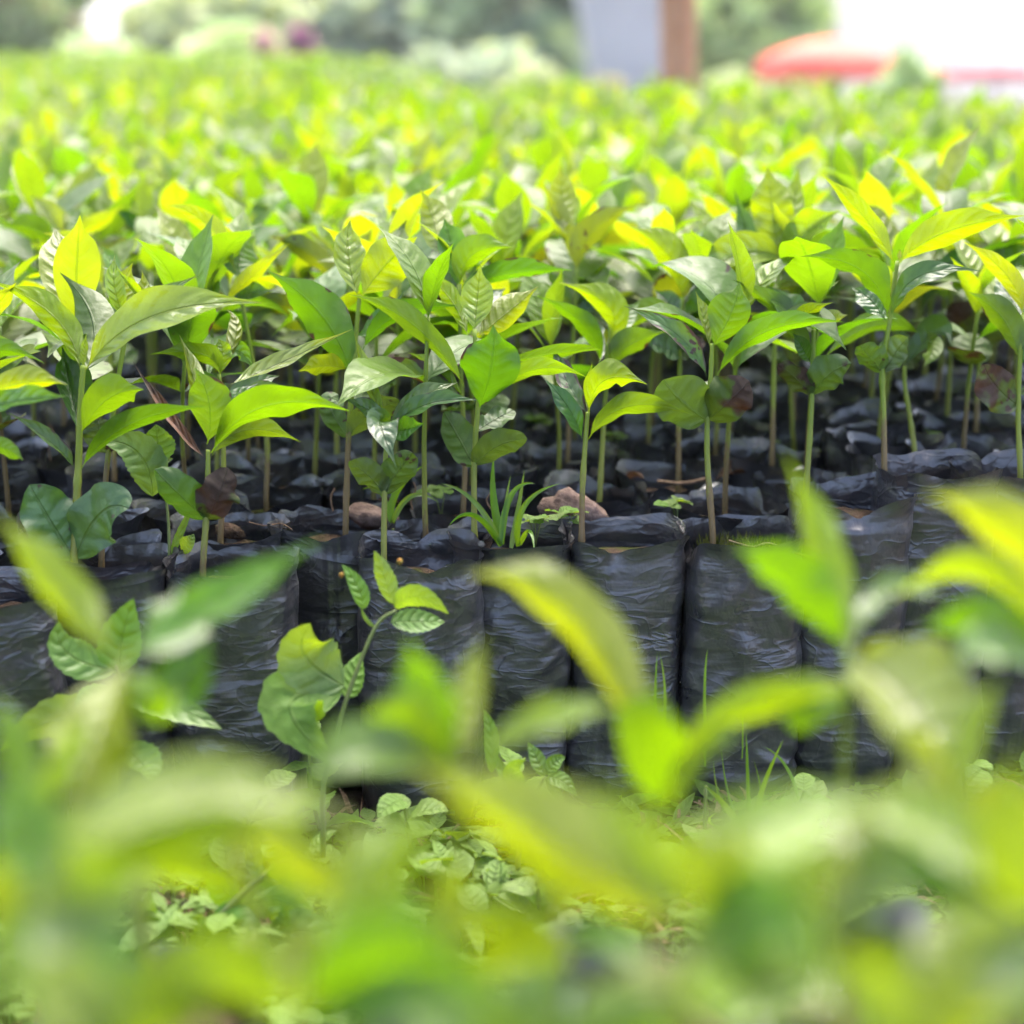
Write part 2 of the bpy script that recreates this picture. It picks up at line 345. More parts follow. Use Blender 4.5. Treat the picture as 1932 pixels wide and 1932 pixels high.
# ------------------------------------------------------------------ bags
BAG_R, BAG_H = 0.0475, 0.24
def bag_mesh(name, seed, nth, nz, rad=BAG_R, h=BAG_H, flop=1.0, soft=False):
    rnd = random.Random(seed); s = seed * 3.17
    seam = [rnd.uniform(-2.3, -0.8), rnd.uniform(-0.6, -0.3), rnd.uniform(-2.8, -2.4), rnd.uniform(0.6, 2.4)]
    notch = [(rnd.uniform(-3.1, 3.1), rnd.uniform(0.12, 0.3), rnd.uniform(0.004, 0.014) * flop) for _ in range(4)]
    soil = h - 0.022
    V, Fc = [], []
    def rr(th, z):
        c, sn = math.cos(th), math.sin(th)
        q = (abs(c) ** 4.5 + abs(sn) ** 4.5) ** (-1 / 4.5)
        r = rad * lerp(0.97, q, 0.62)
        r *= 1 - 0.10 * sstep(0.03, 0.0, z) + 0.05 * noise.noise((c * 1.2 + s, sn * 1.2, z * 9))
        # tight sideways wrinkles in the plastic
        w1 = noise.noise((c * 2.0 + s, sn * 2.0, z * 40 + 2.4 * noise.noise((c + s, sn, z * 6)))); w2 = noise.noise((c * 3.0 + s, sn * 3.0 + 7, z * 105 + 2 * noise.noise((c * 2 + s, sn * 2, z * 9))))
        amp = (0.0005 if soft else 0.0020 * lerp(1.0, 0.3, sstep(.10, .2, z))) * (0.35 + 0.65 * sstep(-0.2, 0.4, noise.noise((c + s, sn, z * 10))))
        r += amp * (1 - 2.2 * abs(w1)) + amp * 0.2 * (1 - 2 * abs(w2))
        r += 0.004 * noise.noise((c * 2 + s, sn * 2, z * 28 + 3))
        for a in seam:
            d = math.atan2(math.sin(th - a), math.cos(th - a)); r += 0.0022 * math.exp(-(d / 0.10) ** 2) - 0.0035 * math.exp(-(d / 0.022) ** 2)
        return r
    def collar(th, k):      # k 0 at soil level .. 1 at the rim
        c, sn = math.cos(th), math.sin(th)
        r = rr(th, soil)
        f = noise.noise((c * 1.5 + s, sn * 1.5, 5.0)); g = noise.noise((c * 2.6 + s, sn * 2.6, 9.0 + k * .6)); e = 1 - 2 * abs(noise.noise((c * 3 + s, sn * 3, 2.0 + k * .7)))
        r += k * flop * (0.007 * f + 0.0055 * g + 0.004 * e + 0.001) - 0.002 * math.sin(k * 3.14) * (1 + g)
        z = soil + k * (0.022 + flop * (0.005 * f + 0.002 * g) + 0.004 * (abs(math.sin(2 * th)) ** 3))
        for a, w, d_ in notch:
            d = math.atan2(math.sin(th - a), math.cos(th - a)); z -= k * d_ * math.exp(-(d / w) ** 2)
            r -= k * d_ * 0.5 * math.exp(-(d / w) ** 2)
        return r, z
    rings = []
    for i in range(nz + 1): rings.append(('w', soil * (i / nz)))
    nc = 5 if nth > 50 else 3
    for i in range(1, nc + 1): rings.append(('c', i / nc))
    for i in range(nc, -1, -1): rings.append(('i', i / nc))
    for kind, a in rings:
        for k in range(nth):
            th = 6.28318 * k / nth
            if kind == 'w': r, z = rr(th, a), a
            else:
                r, z = collar(th, a)
                if kind == 'i': r -= 0.0005
            V.append((r * math.cos(th), r * math.sin(th), z))
    nr = len(rings)
    for i in range(nr - 1):
        if i == nz + nc: continue        # outer and inner wall meet at a crisp rim
        for k in range(nth):
            k2 = (k + 1) % nth; Fc.append((i * nth + k, i * nth + k2, (i + 1) * nth + k2, (i + 1) * nth + k))
    Fc.append(tuple(reversed(range(nth))))
    return mesh(name, V, Fc, M['bag'])
def soil_mesh(name, seed):
    V, Fc = [(0, 0, BAG_H - 0.016)], []; n, rs = 20, (0.35, 0.7, 1.0)
    for r in rs:
        for k in range(n):
            th = 6.28318 * k / n; c, sn = math.cos(th), math.sin(th)
            V.append((c * r * 0.043, sn * r * 0.043, BAG_H - 0.020 + 0.008 * noise.noise((c * r * 2.3 + seed, sn * r * 2.3, seed)) - 0.004 * r))
    for k in range(n): Fc.append((0, 1 + k, 1 + (k + 1) % n))
    for i in range(2):
        for k in range(n):
            k2 = (k + 1) % n; Fc.append((1 + i * n + k, 1 + (i + 1) * n + k, 1 + (i + 1) * n + k2, 1 + i * n + k2))
    return mesh(name, V, Fc, M['soil'])
SOILS = [soil_mesh('soil', i) for i in range(5)]
BAGS_LO = [bag_mesh('bag', 40 + i, 60, 12, flop=1.25, soft=True) for i in range(10)]

# ------------------------------------------------------------------ hero seedlings, read off the photograph
# zoom frames used while measuring: pixel = origin + scale * value (1932 px picture)
FR = {1: (0.0, 327.0, .3385), 2: (588.6, 327.0, .3385), 3: (1177.2, 261.6, .3906), 0: (0.0, 0.0, 1.0), 5: (588.6, 915.6, .3385), 6: (1212.5, 850.2, .3724), 4: (0.0, 915.6, .3385), 7: (0.0, 1408.7, .5077), 8: (951.0, 1408.7, .5077)}
PLACED = []       # (x, y) of every bag
KIND = {'y': ('leaf', 'young'), 'h': ('leaf', 'mid'), 'm': ('leaf', 'mature'), 's': ('leaf', 'spotted'), 'x': ('leaf', 'scorched'),
        'c': ('seed', 'seed'), 'b': ('seed', 'seedbrown'), 'd': ('leaf', 'dry'), 'w': ('weed', 'weed'), 'g': ('grass', 'grass')}
PARTNAME = {'c': 'seed_leaf', 'b': 'seed_leaf', 'g': 'blade'}

def traced_leaf(parent, origin, fr, zc, spec, seed, nu=22, nv=8):
    """spec: ax,ay, mx,my (a point the midrib passes), tx,ty, visible width, phi (turn about the midrib), face, kind, depth of mid and tip in cm"""
    ax, ay, mx, my, tx, ty, w, phi, face, kd = spec[:10]
    rnd = random.Random(seed)
    ox, oy, sc = FR[fr]
    if len(spec) > 10: dm, dt = spec[10], spec[11]
    else:
        Lc = math.hypot(tx - ax, ty - ay) * sc / FPX * zc * 100
        dt = Lc * rnd.choice((-1, 1)) * rnd.uniform(0.2, 0.5); dm = dt * 0.45
    A = at_depth(ox + ax * sc, oy + ay * sc, zc); Tp = at_depth(ox + tx * sc, oy + ty * sc, zc + dt / 100)
    Mp = at_depth(ox + mx * sc, oy + my * sc, zc + dm / 100)
    C = 2 * Mp - (A + Tp) * 0.5
    width = w * ((1.02 if zc < .6 else 0.95) if fr == 0 else 1.0) * sc / FPX * zc / max(0.55, math.cos(R(phi)))
    def curve(t): return A * (1 - t) ** 2 + C * (2 * t * (1 - t)) + Tp * t * t - origin
    def tang(t): return ((C - A) * (1 - t) + (Tp - C) * t).normalized()
    def fr_(t):
        T = tang(t); P = curve(t) + origin; Vv = (CAM - P).normalized()
        S0 = T.cross(Vv).normalized(); V2 = S0.cross(T).normalized()
        if V2.dot(Vv) < 0: V2 = -V2
        out = []
        for ph in (phi * sg,):
            S = (S0 * math.cos(R(ph)) + V2 * math.sin(R(ph))).normalized(); N = T.cross(S).normalized()
            if N.dot(V2) < 0: N = -N
            if face == 'u': N = -N
        return S, N
    sg = 1
    za = fr_(0.5)[1].z; sg = -1
    if fr_(0.5)[1].z < za: sg = 1          # the upper face of the blade turns to the sky
    shape, mk = KIND[kd]
    fold = {'leaf': rnd.uniform(0.22, 0.55), 'seed': rnd.uniform(0.05, 0.3), 'weed': rnd.uniform(0.0, 0.2), 'grass': 0.25}[shape]
    wave = {'leaf': rnd.uniform(0.09, 0.22), 'seed': rnd.uniform(0.10, 0.2), 'weed': rnd.uniform(0.03, 0.08), 'grass': 0.0}[shape]
    if kd == 'd': fold, wave = 0.9, 0.15
    if kd == 'b': wave = 0.26
    V, Fc, UV = [], [], []
    leaf_surface(curve, lambda t: fr_(t)[0], lambda t: fr_(t)[1], width, shape, fold, wave, rnd.uniform(-0.2, 0.35), nu, nv, seed, V, Fc, UV)
    # mesh normal has to be the upper face
    a, b_, c = V[Fc[nu * nv // 2][0]], V[Fc[nu * nv // 2][1]], V[Fc[nu * nv // 2][2]]
    if (b_ - a).cross(c - a).dot(fr_(0.5)[1]) < 0: Fc = [tuple(reversed(f)) for f in Fc]
    return obj(PARTNAME.get(kd, 'leaf'), mesh('leaf', V, Fc, M[mk], UV), parent)

def stem_object(parent, origin, pts, r0, r1, mat='stem', nseg=9, name='stem', knots=True):
    path = smooth_path([p - origin for p in pts], 6); n = len(path); rn = random.Random(int(pts[0].x * 1e5))
    kn = [rn.uniform(.15, .95) for _ in range(3)] if knots else []
    rad = [lerp(r0, r1, i / (n - 1)) * (1 + sum(0.22 * math.exp(-((i / (n - 1) - k) / 0.018) ** 2) for k in kn)) for i in range(n)]
    V, Fc = [], []; tube(path, rad, nseg, V, Fc)
    return obj(name, mesh('stem', V, Fc, M[mat]), parent)

def potted(center, label, group, bag=None, rz=None, hs=1.0, tilt=(0, 0), soil=True):
    rz = random.uniform(-.16, .2) if rz is None else rz
    r = empty('potted_seedling', center, 0.0)
    tag(r, label, 'seedling', group)
    b = obj('bag', bag or random.choice(BAGS_LO), r, (0, 0, 0.002), (tilt[0], tilt[1], rz)); b.scale = ((1.1, 1.06, hs) if bag else (1.04, 1.04, hs))
    if soil:
        s = obj('soil', random.choice(SOILS), r, (0, 0, 0), (0, 0, random.uniform(0, 6))); s.scale = (1, 1, hs)
    PLACED.append((center.x, center.y)); return r

def hero(label, base, stem, leaves, fr, center=None, bag=None, group='seedlings along the near edge of the bed', r0=0.0030, hs=1.0, tilt=(0, 0), rz=None, seed=0, root=None):
    """base: pixel where the stem goes behind the near rim; center: bag centre (world x, y)"""
    ox, oy, sc = FR[fr]
    bp = at_plane(base[0], base[1], BAG_H * hs)
    if center is None: c = Vector((bp.x, bp.y + 0.036, 0.0))
    else: c = Vector((center[0], center[1], 0.0))
    sy = c.y if center is None else max(bp.y + 0.012, min(c.y, bp.y + 0.045))
    sp = Vector((bp.x * (sy / bp.y), sy, BAG_H * hs))
    zc = depth_of(sp)
    r = root or potted(c, label, group, bag, rz, hs, tilt)
    pts = [Vector((sp.x, sp.y, BAG_H * hs - 0.045))] + [at_depth(ox + x * sc, oy + y * sc, zc) for x, y in stem]
    stem_object(r, c, pts, r0, r0 * 0.62)
    for i, s in enumerate(leaves): traced_leaf(r, c, fr, zc, s, seed * 100 + i + 11)
    return r

# front row bags: centre on the ground (from rim pixel), stem pixel, traced plant
HB = [bag_mesh('bag', 3 + i, 96, 80, flop=0.7) for i in range(12)]
def bc(x, y, h=BAG_H): p = at_plane(x, y, h); return (p.x * (1 + .043 / p.y), p.y + 0.043)

hero('tall seedling with a pale round seed leaf pair low on its stem, near left corner', (140, 1085),
     [(412, 2239), (425, 1850), (438, 1600), (448, 1300), (465, 1070)],
     [(465, 1085, 470, 990, 482, 890, 46, 10, 'u', 'y', 0, 0),
      (446, 1095, 300, 800, -60, 600, 165, 25, 'u', 'y', 2, 4), (480, 1095, 850, 800, 1465, 722, 235, 40, 't', 'y', -2, -3),
      (462, 1120, 520, 830, 335, 555, 270, 10, 'u', 'm', 4, 7), (440, 1450, 400, 1220, 345, 965, 250, 15, 't', 'm', 4, 6),
      (452, 1450, 600, 1260, 800, 1205, 230, 20, 'u', 'h', -3, -5), (455, 1645, 720, 1400, 1175, 1300, 120, 40, 'u', 'm', -3, -4),
      (412, 1640, 280, 1500, 40, 1330, 85, 45, 't', 'm', -1, -2),
      (415, 2150, 290, 1960, 165, 1735, 330, 15, 't', 'c', -1, -2), (418, 2150, 560, 1900, 715, 1870, 300, 25, 't', 'c', -2, -4)], 1, bc(205, 1092), HB[0], seed=1, r0=0.0036)
hero('seedling whose withered seed leaf has curled brown at its right side, near left', (385, 1085),
     [(1130, 2239), (1150, 1900), (1158, 1700), (1160, 1540)],
     [(1150, 1930, 1010, 1800, 860, 1650, 220, 25, 'u', 'c', -2, -2), (1158, 1930, 1220, 1800, 1270, 1640, 230, 20, 'u', 'b', -2, -1),
      (1155, 1510, 1165, 1280, 1085, 1085, 240, 12, 'u', 'm', -2, -3), (1178, 1560, 1480, 1300, 1950, 1325, 190, 40, 'u', 'h', -3, -4),
      (1180, 1575, 1380, 1430, 1675, 1497, 130, 35, 'u', 'h', 2, 3), (1190, 1490, 1310, 1290, 1440, 1170, 100, 45, 't', 'm', 1, 3),
      (1195, 1480, 1400, 1280, 1650, 1190, 140, 40, 'u', 'm', 3, 6), (1142, 1585, 960, 1380, 735, 1040, 75, 20, 't', 'd', 2, 5),
      (1285, 1175, 1560, 1060, 1965, 868, 90, 45, 't', 'y', 3, 2), (1160, 1500, 1090, 1180, 1000, 900, 110, 30, 'u', 'y', 4, 6)], 1, bc(440, 1090), HB[1], seed=2)
hero('low seedling with blue-green drooping leaves and one thin upright yellow leaf', (724, 1064),
     [(400, 2177), (403, 1850), (408, 1620), (424, 1390)],
     [(400, 1790, 320, 1690, 205, 1605, 150, 30, 'u', 'c', -1, -2), (402, 1790, 480, 1660, 562, 1560, 190, 20, 'u', 'c', -1, -2),
      (402, 1392, 315, 1150, 235, 890, 82, 20, 'u', 'y', 1, 2), (432, 1395, 600, 1255, 812, 1165, 112, 30, 't', 'h', 1, 3),
      (424, 1425, 380, 1400, 470, 1640, 170, 20, 't', 'm', -4, -6), (424, 1430, 330, 1330, 170, 1255, 100, 35, 't', 'm', -1, -3),
      (430, 1440, 530, 1430, 625, 1392, 130, 30, 't', 'm', -3, -5), (432, 1425, 640, 1290, 930, 1265, 105, 45, 't', 'm', -1, -2),
      (424, 1400, 424, 1360, 426, 1325, 26, 0, 'u', 'y', 0, 0)], 2, bc(790, 1066), HB[3], seed=3)
hero('seedling with one broad upright dark leaf facing the camera and yellow tip leaves', (895, 1036),
     [(905, 2090), (903, 1700), (912, 1450), (925, 1250), (905, 870)],
     [(900, 1630, 820, 1480, 735, 1330, 190, 20, 'u', 'c', 1, 2), (908, 1630, 1040, 1520, 1200, 1480, 160, 30, 'u', 'c', -2, -3),
      (915, 1440, 1030, 1370, 1125, 1320, 120, 30, 't', 'b', 2, 4),
      (930, 1310, 1000, 1080, 1010, 845, 345, 5, 'u', 'm', -3, -4), (850, 1190, 570, 850, 205, 675, 135, 35, 'u', 'm', -1, -1),
      (850, 1250, 700, 1090, 535, 1000, 72, 35, 'u', 'h', 2, 4), (855, 1280, 590, 1120, 305, 1055, 130, 35, 'u', 'x', 3, 6),
      (950, 1285, 1230, 1095, 1532, 1138, 100, 35, 'u', 'h', -1, -1), (960, 1080, 1380, 1000, 1615, 985, 75, 50, 'u', 'm', 3, 5),
      (905, 880, 920, 700, 940, 510, 185, 10, 't', 'y', 1, 1), (925, 905, 1085, 780, 1260, 630, 195, 12, 'u', 'y', 1, 2), (870, 905, 770, 700, 615, 550, 115, 25, 'u', 'y', 3, 4)], 2, bc(968, 1037), HB[4], seed=4)
hero('tall seedling with brown lower stem, one big dark leaf and a wide yellow tip leaf', (652, 1008),
     [(187, 2012), (200, 1550), (222, 1200), (250, 850), (266, 680)],
     [(222, 1140, 60, 800, -249, 545, 270, 15, 'u', 'm', -1, -2), (275, 690, 420, 500, 585, 355, 270, 10, 'u', 'y', 0, -1),
      (260, 690, 200, 460, 215, 255, 190, 12, 't', 'y', 1, 2), (285, 985, 480, 790, 842, 742, 130, 35, 'u', 'm', -1, -2),
      (195, 1095, 70, 1075, -80, 1105, 120, 35, 'u', 'y', -2, -3), (205, 1470, 340, 1330, 500, 1280, 150, 35, 'u', 'c', -1, -2), (200, 1470, 100, 1300, 150, 1235, 150, 35, 'u', 'c', 1, 2),
      (240, 900, 380, 850, 520, 640, 120, 35, 't', 'm', 4, 7)], 2, bc(630, 1010), HB[2], seed=5)
hero('slender seedling with a wide lime leaf on one side and a brown-edged pale leaf upright', (1097, 1034),
     [(1502, 2088), (1508, 1750), (1525, 1480), (1537, 1330)],
     [(1530, 1335, 1420, 1160, 1338, 955, 120, 25, 't', 'x', 1, 3), (1543, 1335, 1640, 1150, 1870, 1177, 190, 25, 'u', 'y', -2, -3),
      (1535, 1330, 1545, 1190, 1562, 1050, 52, 10, 'u', 'y', 1, 1), (1542, 1482, 1760, 1300, 2119, 1345, 125, 38, 'u', 'h', -2, -3),
      (1506, 1480, 1430, 1310, 1290, 1142, 110, 35, 't', 'm', -1, -1)], 2, bc(1175, 1032), HB[5], seed=6)
hero('seedling with a big round seed leaf bearing a square brown patch', (1345, 1018),
     [(430, 1936), (405, 1600), (403, 1360), (420, 1140), (426, 990)],
     [(402, 1360, 280, 1270, 190, 1165, 270, 12, 'u', 'c', -2, -3), (408, 1360, 520, 1260, 605, 1170, 230, 15, 'u', 'b', -2, -2),
      (426, 1010, 520, 840, 560, 692, 215, 10, 'u', 'h', -1, -1), (415, 1010, 385, 870, 345, 735, 66, 25, 't', 'y', 1, 2),
      (450, 1142, 690, 930, 1062, 886, 125, 32, 'u', 'h', -2, -3), (400, 1152, 270, 960, 0, 808, 95, 35, 't', 'x', -1, -2),
      (1, 1, 1, 1, 2, 2, 1, 0, 't', 'y', 0, 0)][:6], 3, bc(1395, 1032), HB[6], seed=7)
hero('short seedling with a folded green seed leaf pair beside the blurred yellow leaf tip', (1521, 922),
     [(880, 1690), (897, 1450), (908, 1240), (912, 1080), (916, 920)],
     [(905, 1242, 830, 1160, 745, 1090, 120, 30, 'u', 'b', -1, -2), (908, 1242, 990, 1140, 1097, 1085, 185, 20, 'u', 'c', -2, -2),
      (916, 920, 800, 830, 690, 700, 140, 30, 't', 'h', 1, 2), (920, 905, 880, 850, 1012, 790, 90, 30, 'u', 'y', -1, -3),
      (906, 1080, 760, 850, 528, 682, 135, 32, 'u', 'm', 1, 1), (902, 1085, 860, 1010, 815, 935, 75, 25, 't', 'm', -2, -3), (915, 900, 1000, 880, 1080, 850, 90, 35, 'u', 'y', 2, 4)], 3, bc(1602, 952, .272), HB[7], seed=8, hs=.272 / BAG_H)
hero('tall straight seedling with long yellow-green top leaf stretching to the frame edge', (1668, 906),
     [(1257, 1650), (1255, 1350), (1248, 1130), (1285, 870), (1322, 590)],
     [(1330, 600, 1560, 450, 1935, 372, 165, 25, 'u', 'y', -1, -2), (1305, 605, 1160, 380, 945, 165, 100, 30, 'u', 'y', 1, 1),
      (1275, 870, 1150, 640, 850, 570, 140, 38, 'u', 'm', -2, -3), (1262, 880, 1190, 780, 1100, 720, 120, 30, 't', 'm', 1, 2),
      (1290, 870, 1420, 670, 1722, 640, 105, 40, 't', 'm', -2, -3), (1250, 1130, 1190, 1060, 1140, 1000, 140, 25, 'u', 'c', -1, -2),
      (1255, 1130, 1310, 1040, 1372, 960, 150, 25, 't', 'c', 0, -1), (1330, 590, 1332, 560, 1335, 530, 24, 0, 'u', 'y', 0, 0)], 3, bc(1762, 902, .287), HB[8], seed=9, hs=.287 / BAG_H)
hero('seedling with a bent stem and dark rolled leaf, just behind the tall straight one', (1720, 868),
     [(1405, 1555), (1390, 1400), (1358, 1200), (1355, 1100)],
     [(1440, 950, 1200, 905, 965, 1065, 110, 35, 'u', 'm', -4, -6), (1355, 1105, 1400, 1030, 1460, 945, 110, 30, 'u', 'b', 1, 2),
      (1360, 1105, 1500, 940, 1580, 1000, 150, 30, 't', 'm', -1, -3), (1356, 1105, 1330, 1000, 1345, 880, 100, 30, 'u', 'm', 1, 2),
      (1450, 930, 1490, 1010, 1445, 1105, 90, 30, 'u', 'h', -3, -4)], 3, seed=10, hs=1.12)
hero('seedling at the frame edge with a brown-scarred withered low leaf', (1925, 905),
     [(1915, 1645), (1905, 1300), (1925, 850)],
     [(1925, 850, 1850, 660, 1635, 495, 105, 25, 'u', 'y', 0, 0), (1915, 1080, 1830, 870, 1660, 740, 140, 25, 'u', 'm', 0, 0),
      (1905, 1290, 1800, 1200, 1735, 1090, 190, 20, 't', 'b', -1, -2), (1925, 870, 1860, 760, 1790, 690, 120, 30, 't', 'm', 3, 5),
      (1930, 850, 2050, 640, 2150, 520, 130, 25, 'u', 'y', 2, 3), (1910, 1100, 2050, 960, 2200, 930, 140, 30, 't', 'm', -1, -3)], 3, bc(1912, 902, .282), HB[9], seed=11, hs=.282 / BAG_H)
hero('seedling behind the tall straight one with a dark funnel of brown-blotched seed leaves', (1842, 812),
     [(1700, 1412), (1712, 1180), (1722, 1000), (1740, 700)],
     [(1715, 1010, 1650, 900, 1590, 790, 190, 15, 'u', 'b', -1, -2), (1720, 1010, 1770, 900, 1790, 780, 180, 20, 'u', 'b', -1, -2),
      (1735, 720, 1850, 600, 1990, 500, 150, 25, 't', 'h', 1, 2), (1735, 720, 1620, 620, 1480, 600, 120, 35, 't', 'm', 1, 3), (1740, 700, 1790, 560, 1830, 440, 90, 20, 'u', 'y', 1, 1),
      (1730, 800, 1560, 680, 1430, 860, 120, 35, 'u', 'm', -2, -3)], 3, seed=12, hs=1.12)
hero('seedling crowned by one tall upright yellow leaf and an arching pale leaf', (1456, 872),
     [(715, 1562), (722, 1200), (732, 900), (752, 570)],
     [(752, 580, 715, 340, 695, 128, 220, 8, 'u', 'y', 0, 0), (770, 578, 560, 560, 350, 705, 190, 25, 't', 'y', -3, -5),
      (775, 570, 880, 450, 1048, 345, 185, 25, 't', 'y', -1, -2), (785, 520, 820, 340, 842, 140, 125, 20, 'u', 'y', 4, 5),
      (735, 690, 640, 740, 480, 830, 110, 35, 'u', 'm', 1, 2), (760, 640, 980, 520, 1250, 565, 120, 45, 'u', 'm', 3, 5),
      (600, 600, 600, 490, 528, 238, 115, 20, 't', 'm', 4, 5), (745, 700, 850, 680, 1000, 620, 140, 35, 'u', 's', 2, 4)], 3, seed=13, hs=1.06)
hero('seedling with an arching yellow leaf leaning over its dark neighbours, middle of the bed edge', (1280, 912),
     [(263, 1668), (265, 1350), (272, 1050), (285, 770)],
     [(285, 772, 215, 560, 15, 420, 180, 18, 'u', 'y', -1, -1), (285, 890, 380, 800, 460, 680, 130, 25, 'u', 'm', -1, -1),
      (272, 880, 220, 800, 145, 730, 110, 25, 't', 'm', 1, 2), (268, 900, 130, 850, 0, 940, 130, 35, 'u', 'h', -2, -3),
      (270, 1050, 190, 1010, 110, 985, 110, 40, 't', 'c', -1, -2), (274, 1050, 330, 1000, 390, 985, 110, 40, 't', 'b', -1, -1),
      (285, 770, 300, 730, 330, 680, 36, 0, 'u', 'y', 0, 0), (280, 800, 400, 620, 480, 560, 110, 30, 't', 'm', 4, 6), (268, 900, 330, 910, 390, 905, 60, 40, 'u', 'm', 2, 3)], 3, seed=14)
hero('seedling with a brown-spotted forked pair of leaves, third row back', (1071, 870),
     [(1425, 1604), (1438, 1250), (1462, 800), (1478, 530)],
     [(1480, 545, 1560, 330, 1828, 168, 150, 30, 'u', 's', -1, -1), (1470, 540, 1400, 280, 1272, 40, 105, 25, 'u', 'y', 1, 1),
      (1400, 330, 1390, 140, 1380, -45, 175, 10, 'u', 'y', 2, 2), (1400, 400, 1440, 250, 1500, 110, 100, 25, 't', 'y', 4, 5),
      (1465, 760, 1560, 560, 1680, 480, 200, 25, 'u', 'm', 2, 5), (1455, 800, 1320, 640, 1060, 540, 130, 35, 'u', 'm', 1, 2), (1455, 850, 1340, 740, 1240, 800, 140, 30, 'u', 'c', -1, -2), (1460, 850, 1540, 740, 1600, 690, 120, 30, 't', 'c', 1, 2)], 2, seed=15)
hero('seedling with a lime leaf curving over to the left and pale leaf behind, second row', (1132, 944),
     [(1603, 1823), (1625, 1400), (1640, 1150), (1642, 950)],
     [(1642, 965, 1660, 750, 1372, 608, 190, 15, 'u', 'y', -1, -2), (1605, 1060, 1520, 850, 1250, 680, 120, 28, 'u', 'h', -2, -3),
      (1662, 1085, 1770, 960, 1975, 880, 160, 28, 'u', 'm', -1, -2), (1660, 955, 1730, 820, 1830, 715, 130, 20, 't', 'h', 1, 2),
      (1600, 1060, 1590, 900, 1490, 780, 110, 25, 't', 'm', 3, 5), (1640, 960, 1640, 900, 1636, 860, 30, 0, 'u', 'y', 0, 0)], 2, seed=16)
hero('seedling topped by a square-tipped yellow leaf above a pale mint upright leaf', (873, 968),
     [(842, 1893), (852, 1600), (830, 1100), (822, 620)],
     [(815, 640, 780, 430, 735, 248, 185, 10, 't', 'h', 1, 2), (825, 630, 900, 450, 1120, 412, 180, 22, 'u', 'h', -1, -2),
      (715, 460, 680, 270, 602, 90, 205, 12, 'u', 'y', 4, 5), (820, 640, 1090, 560, 1450, 540, 130, 38, 'u', 'm', 1, 2),
      (822, 700, 700, 560, 570, 480, 120, 30, 'u', 'm', 2, 4), (818, 800, 960, 720, 1080, 640, 130, 35, 't', 'm', 3, 5)], 2, seed=17)
hero('seedling with an olive brown-spotted leaf lying flat, left of the big dark leaf', (637, 870),
     [(1880, 1605), (1872, 1300), (1880, 950), (1905, 640)],
     [(1840, 890, 1580, 740, 1310, 850, 120, 30, 'u', 's', -3, -4), (1910, 645, 1730, 450, 1495, 350, 140, 25, 'u', 's', 0, 0),
      (1900, 640, 1850, 460, 1640, 270, 60, 30, 't', 'y', 2, 3), (1915, 640, 2000, 460, 2080, 300, 130, 20, 'u', 'y', 1, 2),
      (1880, 900, 1700, 860, 1530, 865, 70, 35, 'u', 'y', 2, 3), (1880, 1120, 1780, 1080, 1650, 1030, 110, 35, 'u', 's', -1, -2)], 1, seed=18)
hero('seedling with a long yellow leaf bent like a bow above a dark upright leaf', (502, 945),
     [(1483, 1826), (1485, 1450), (1400, 1000), (1325, 580)],
     [(1312, 545, 1160, 290, 915, 175, 125, 25, 'u', 'y', 0, 0), (1340, 595, 1340, 450, 1425, 350, 230, 12, 'u', 'm', 1, 2),
      (1255, 712, 1400, 580, 1615, 390, 95, 28, 'u', 'y', -2, -3), (1300, 690, 1390, 670, 1520, 650, 100, 40, 't', 'm', -1, -2),
      (1230, 702, 1090, 570, 855, 500, 140, 30, 'u', 'h', 2, 3)], 1, seed=19)
hero('seedling with a cluster of three upright yellow young leaves behind the large pale leaf', (192, 1060),
     [(565, 2165), (590, 1700), (650, 1200), (720, 800)],
     [(700, 810, 640, 640, 640, 455, 115, 15, 't', 'y', -1, 0), (722, 815, 690, 650, 740, 500, 150, 10, 'u', 'y', 0, 0), (735, 810, 800, 680, 790, 540, 95, 15, 'u', 'y', 1, 1),
      (600, 1560, 560, 1450, 545, 1370, 200, 20, 'u', 'c', -1, -1), (730, 820, 880, 700, 1120, 560, 80, 35, 't', 'h', 2, 4), (820, 720, 740, 640, 650, 530, 60, 30, 't', 'y', -3, -4)], 1, seed=20)
hero('seedling with a dull crumpled low leaf behind the curled brown one', (415, 1020),
     [(1228, 2050), (1245, 1700), (1240, 1350), (1220, 1120)],
     [(1225, 1130, 1130, 1010, 830, 1010, 120, 35, 'u', 'h', -1, -2), (1228, 1120, 1240, 1000, 1215, 920, 110, 15, 't', 'y', 0, 0),
      (1228, 1130, 1310, 990, 1430, 1120, 110, 25, 't', 'h', 2, 3), (1230, 1300, 1160, 1200, 1040, 1060, 130, 30, 'u', 'm', 2, 4), (1240, 1300, 1400, 1180, 1560, 1130, 130, 30, 't', 'm', 2, 4),
      (1220, 1120, 1320, 880, 1260, 760, 90, 25, 'u', 'y', 2, 3)], 1, seed=21)
hero('seedling with a curved olive top leaf at the left, one row behind the edge', (215, 905),
     [(640, 1780), (625, 1300), (600, 900), (575, 640)],
     [(575, 645, 455, 420, 245, 335, 140, 22, 'u', 'y', -1, -1), (580, 640, 620, 520, 560, 400, 100, 25, 't', 'h', 2, 3),
      (590, 800, 400, 650, 100, 590, 120, 38, 't', 'm', 1, 2), (595, 820, 760, 760, 920, 800, 130, 35, 'u', 'm', 2, 3),
      (600, 900, 420, 780, 320, 850, 130, 30, 'u', 'm', 0, -1)], 1, seed=22)
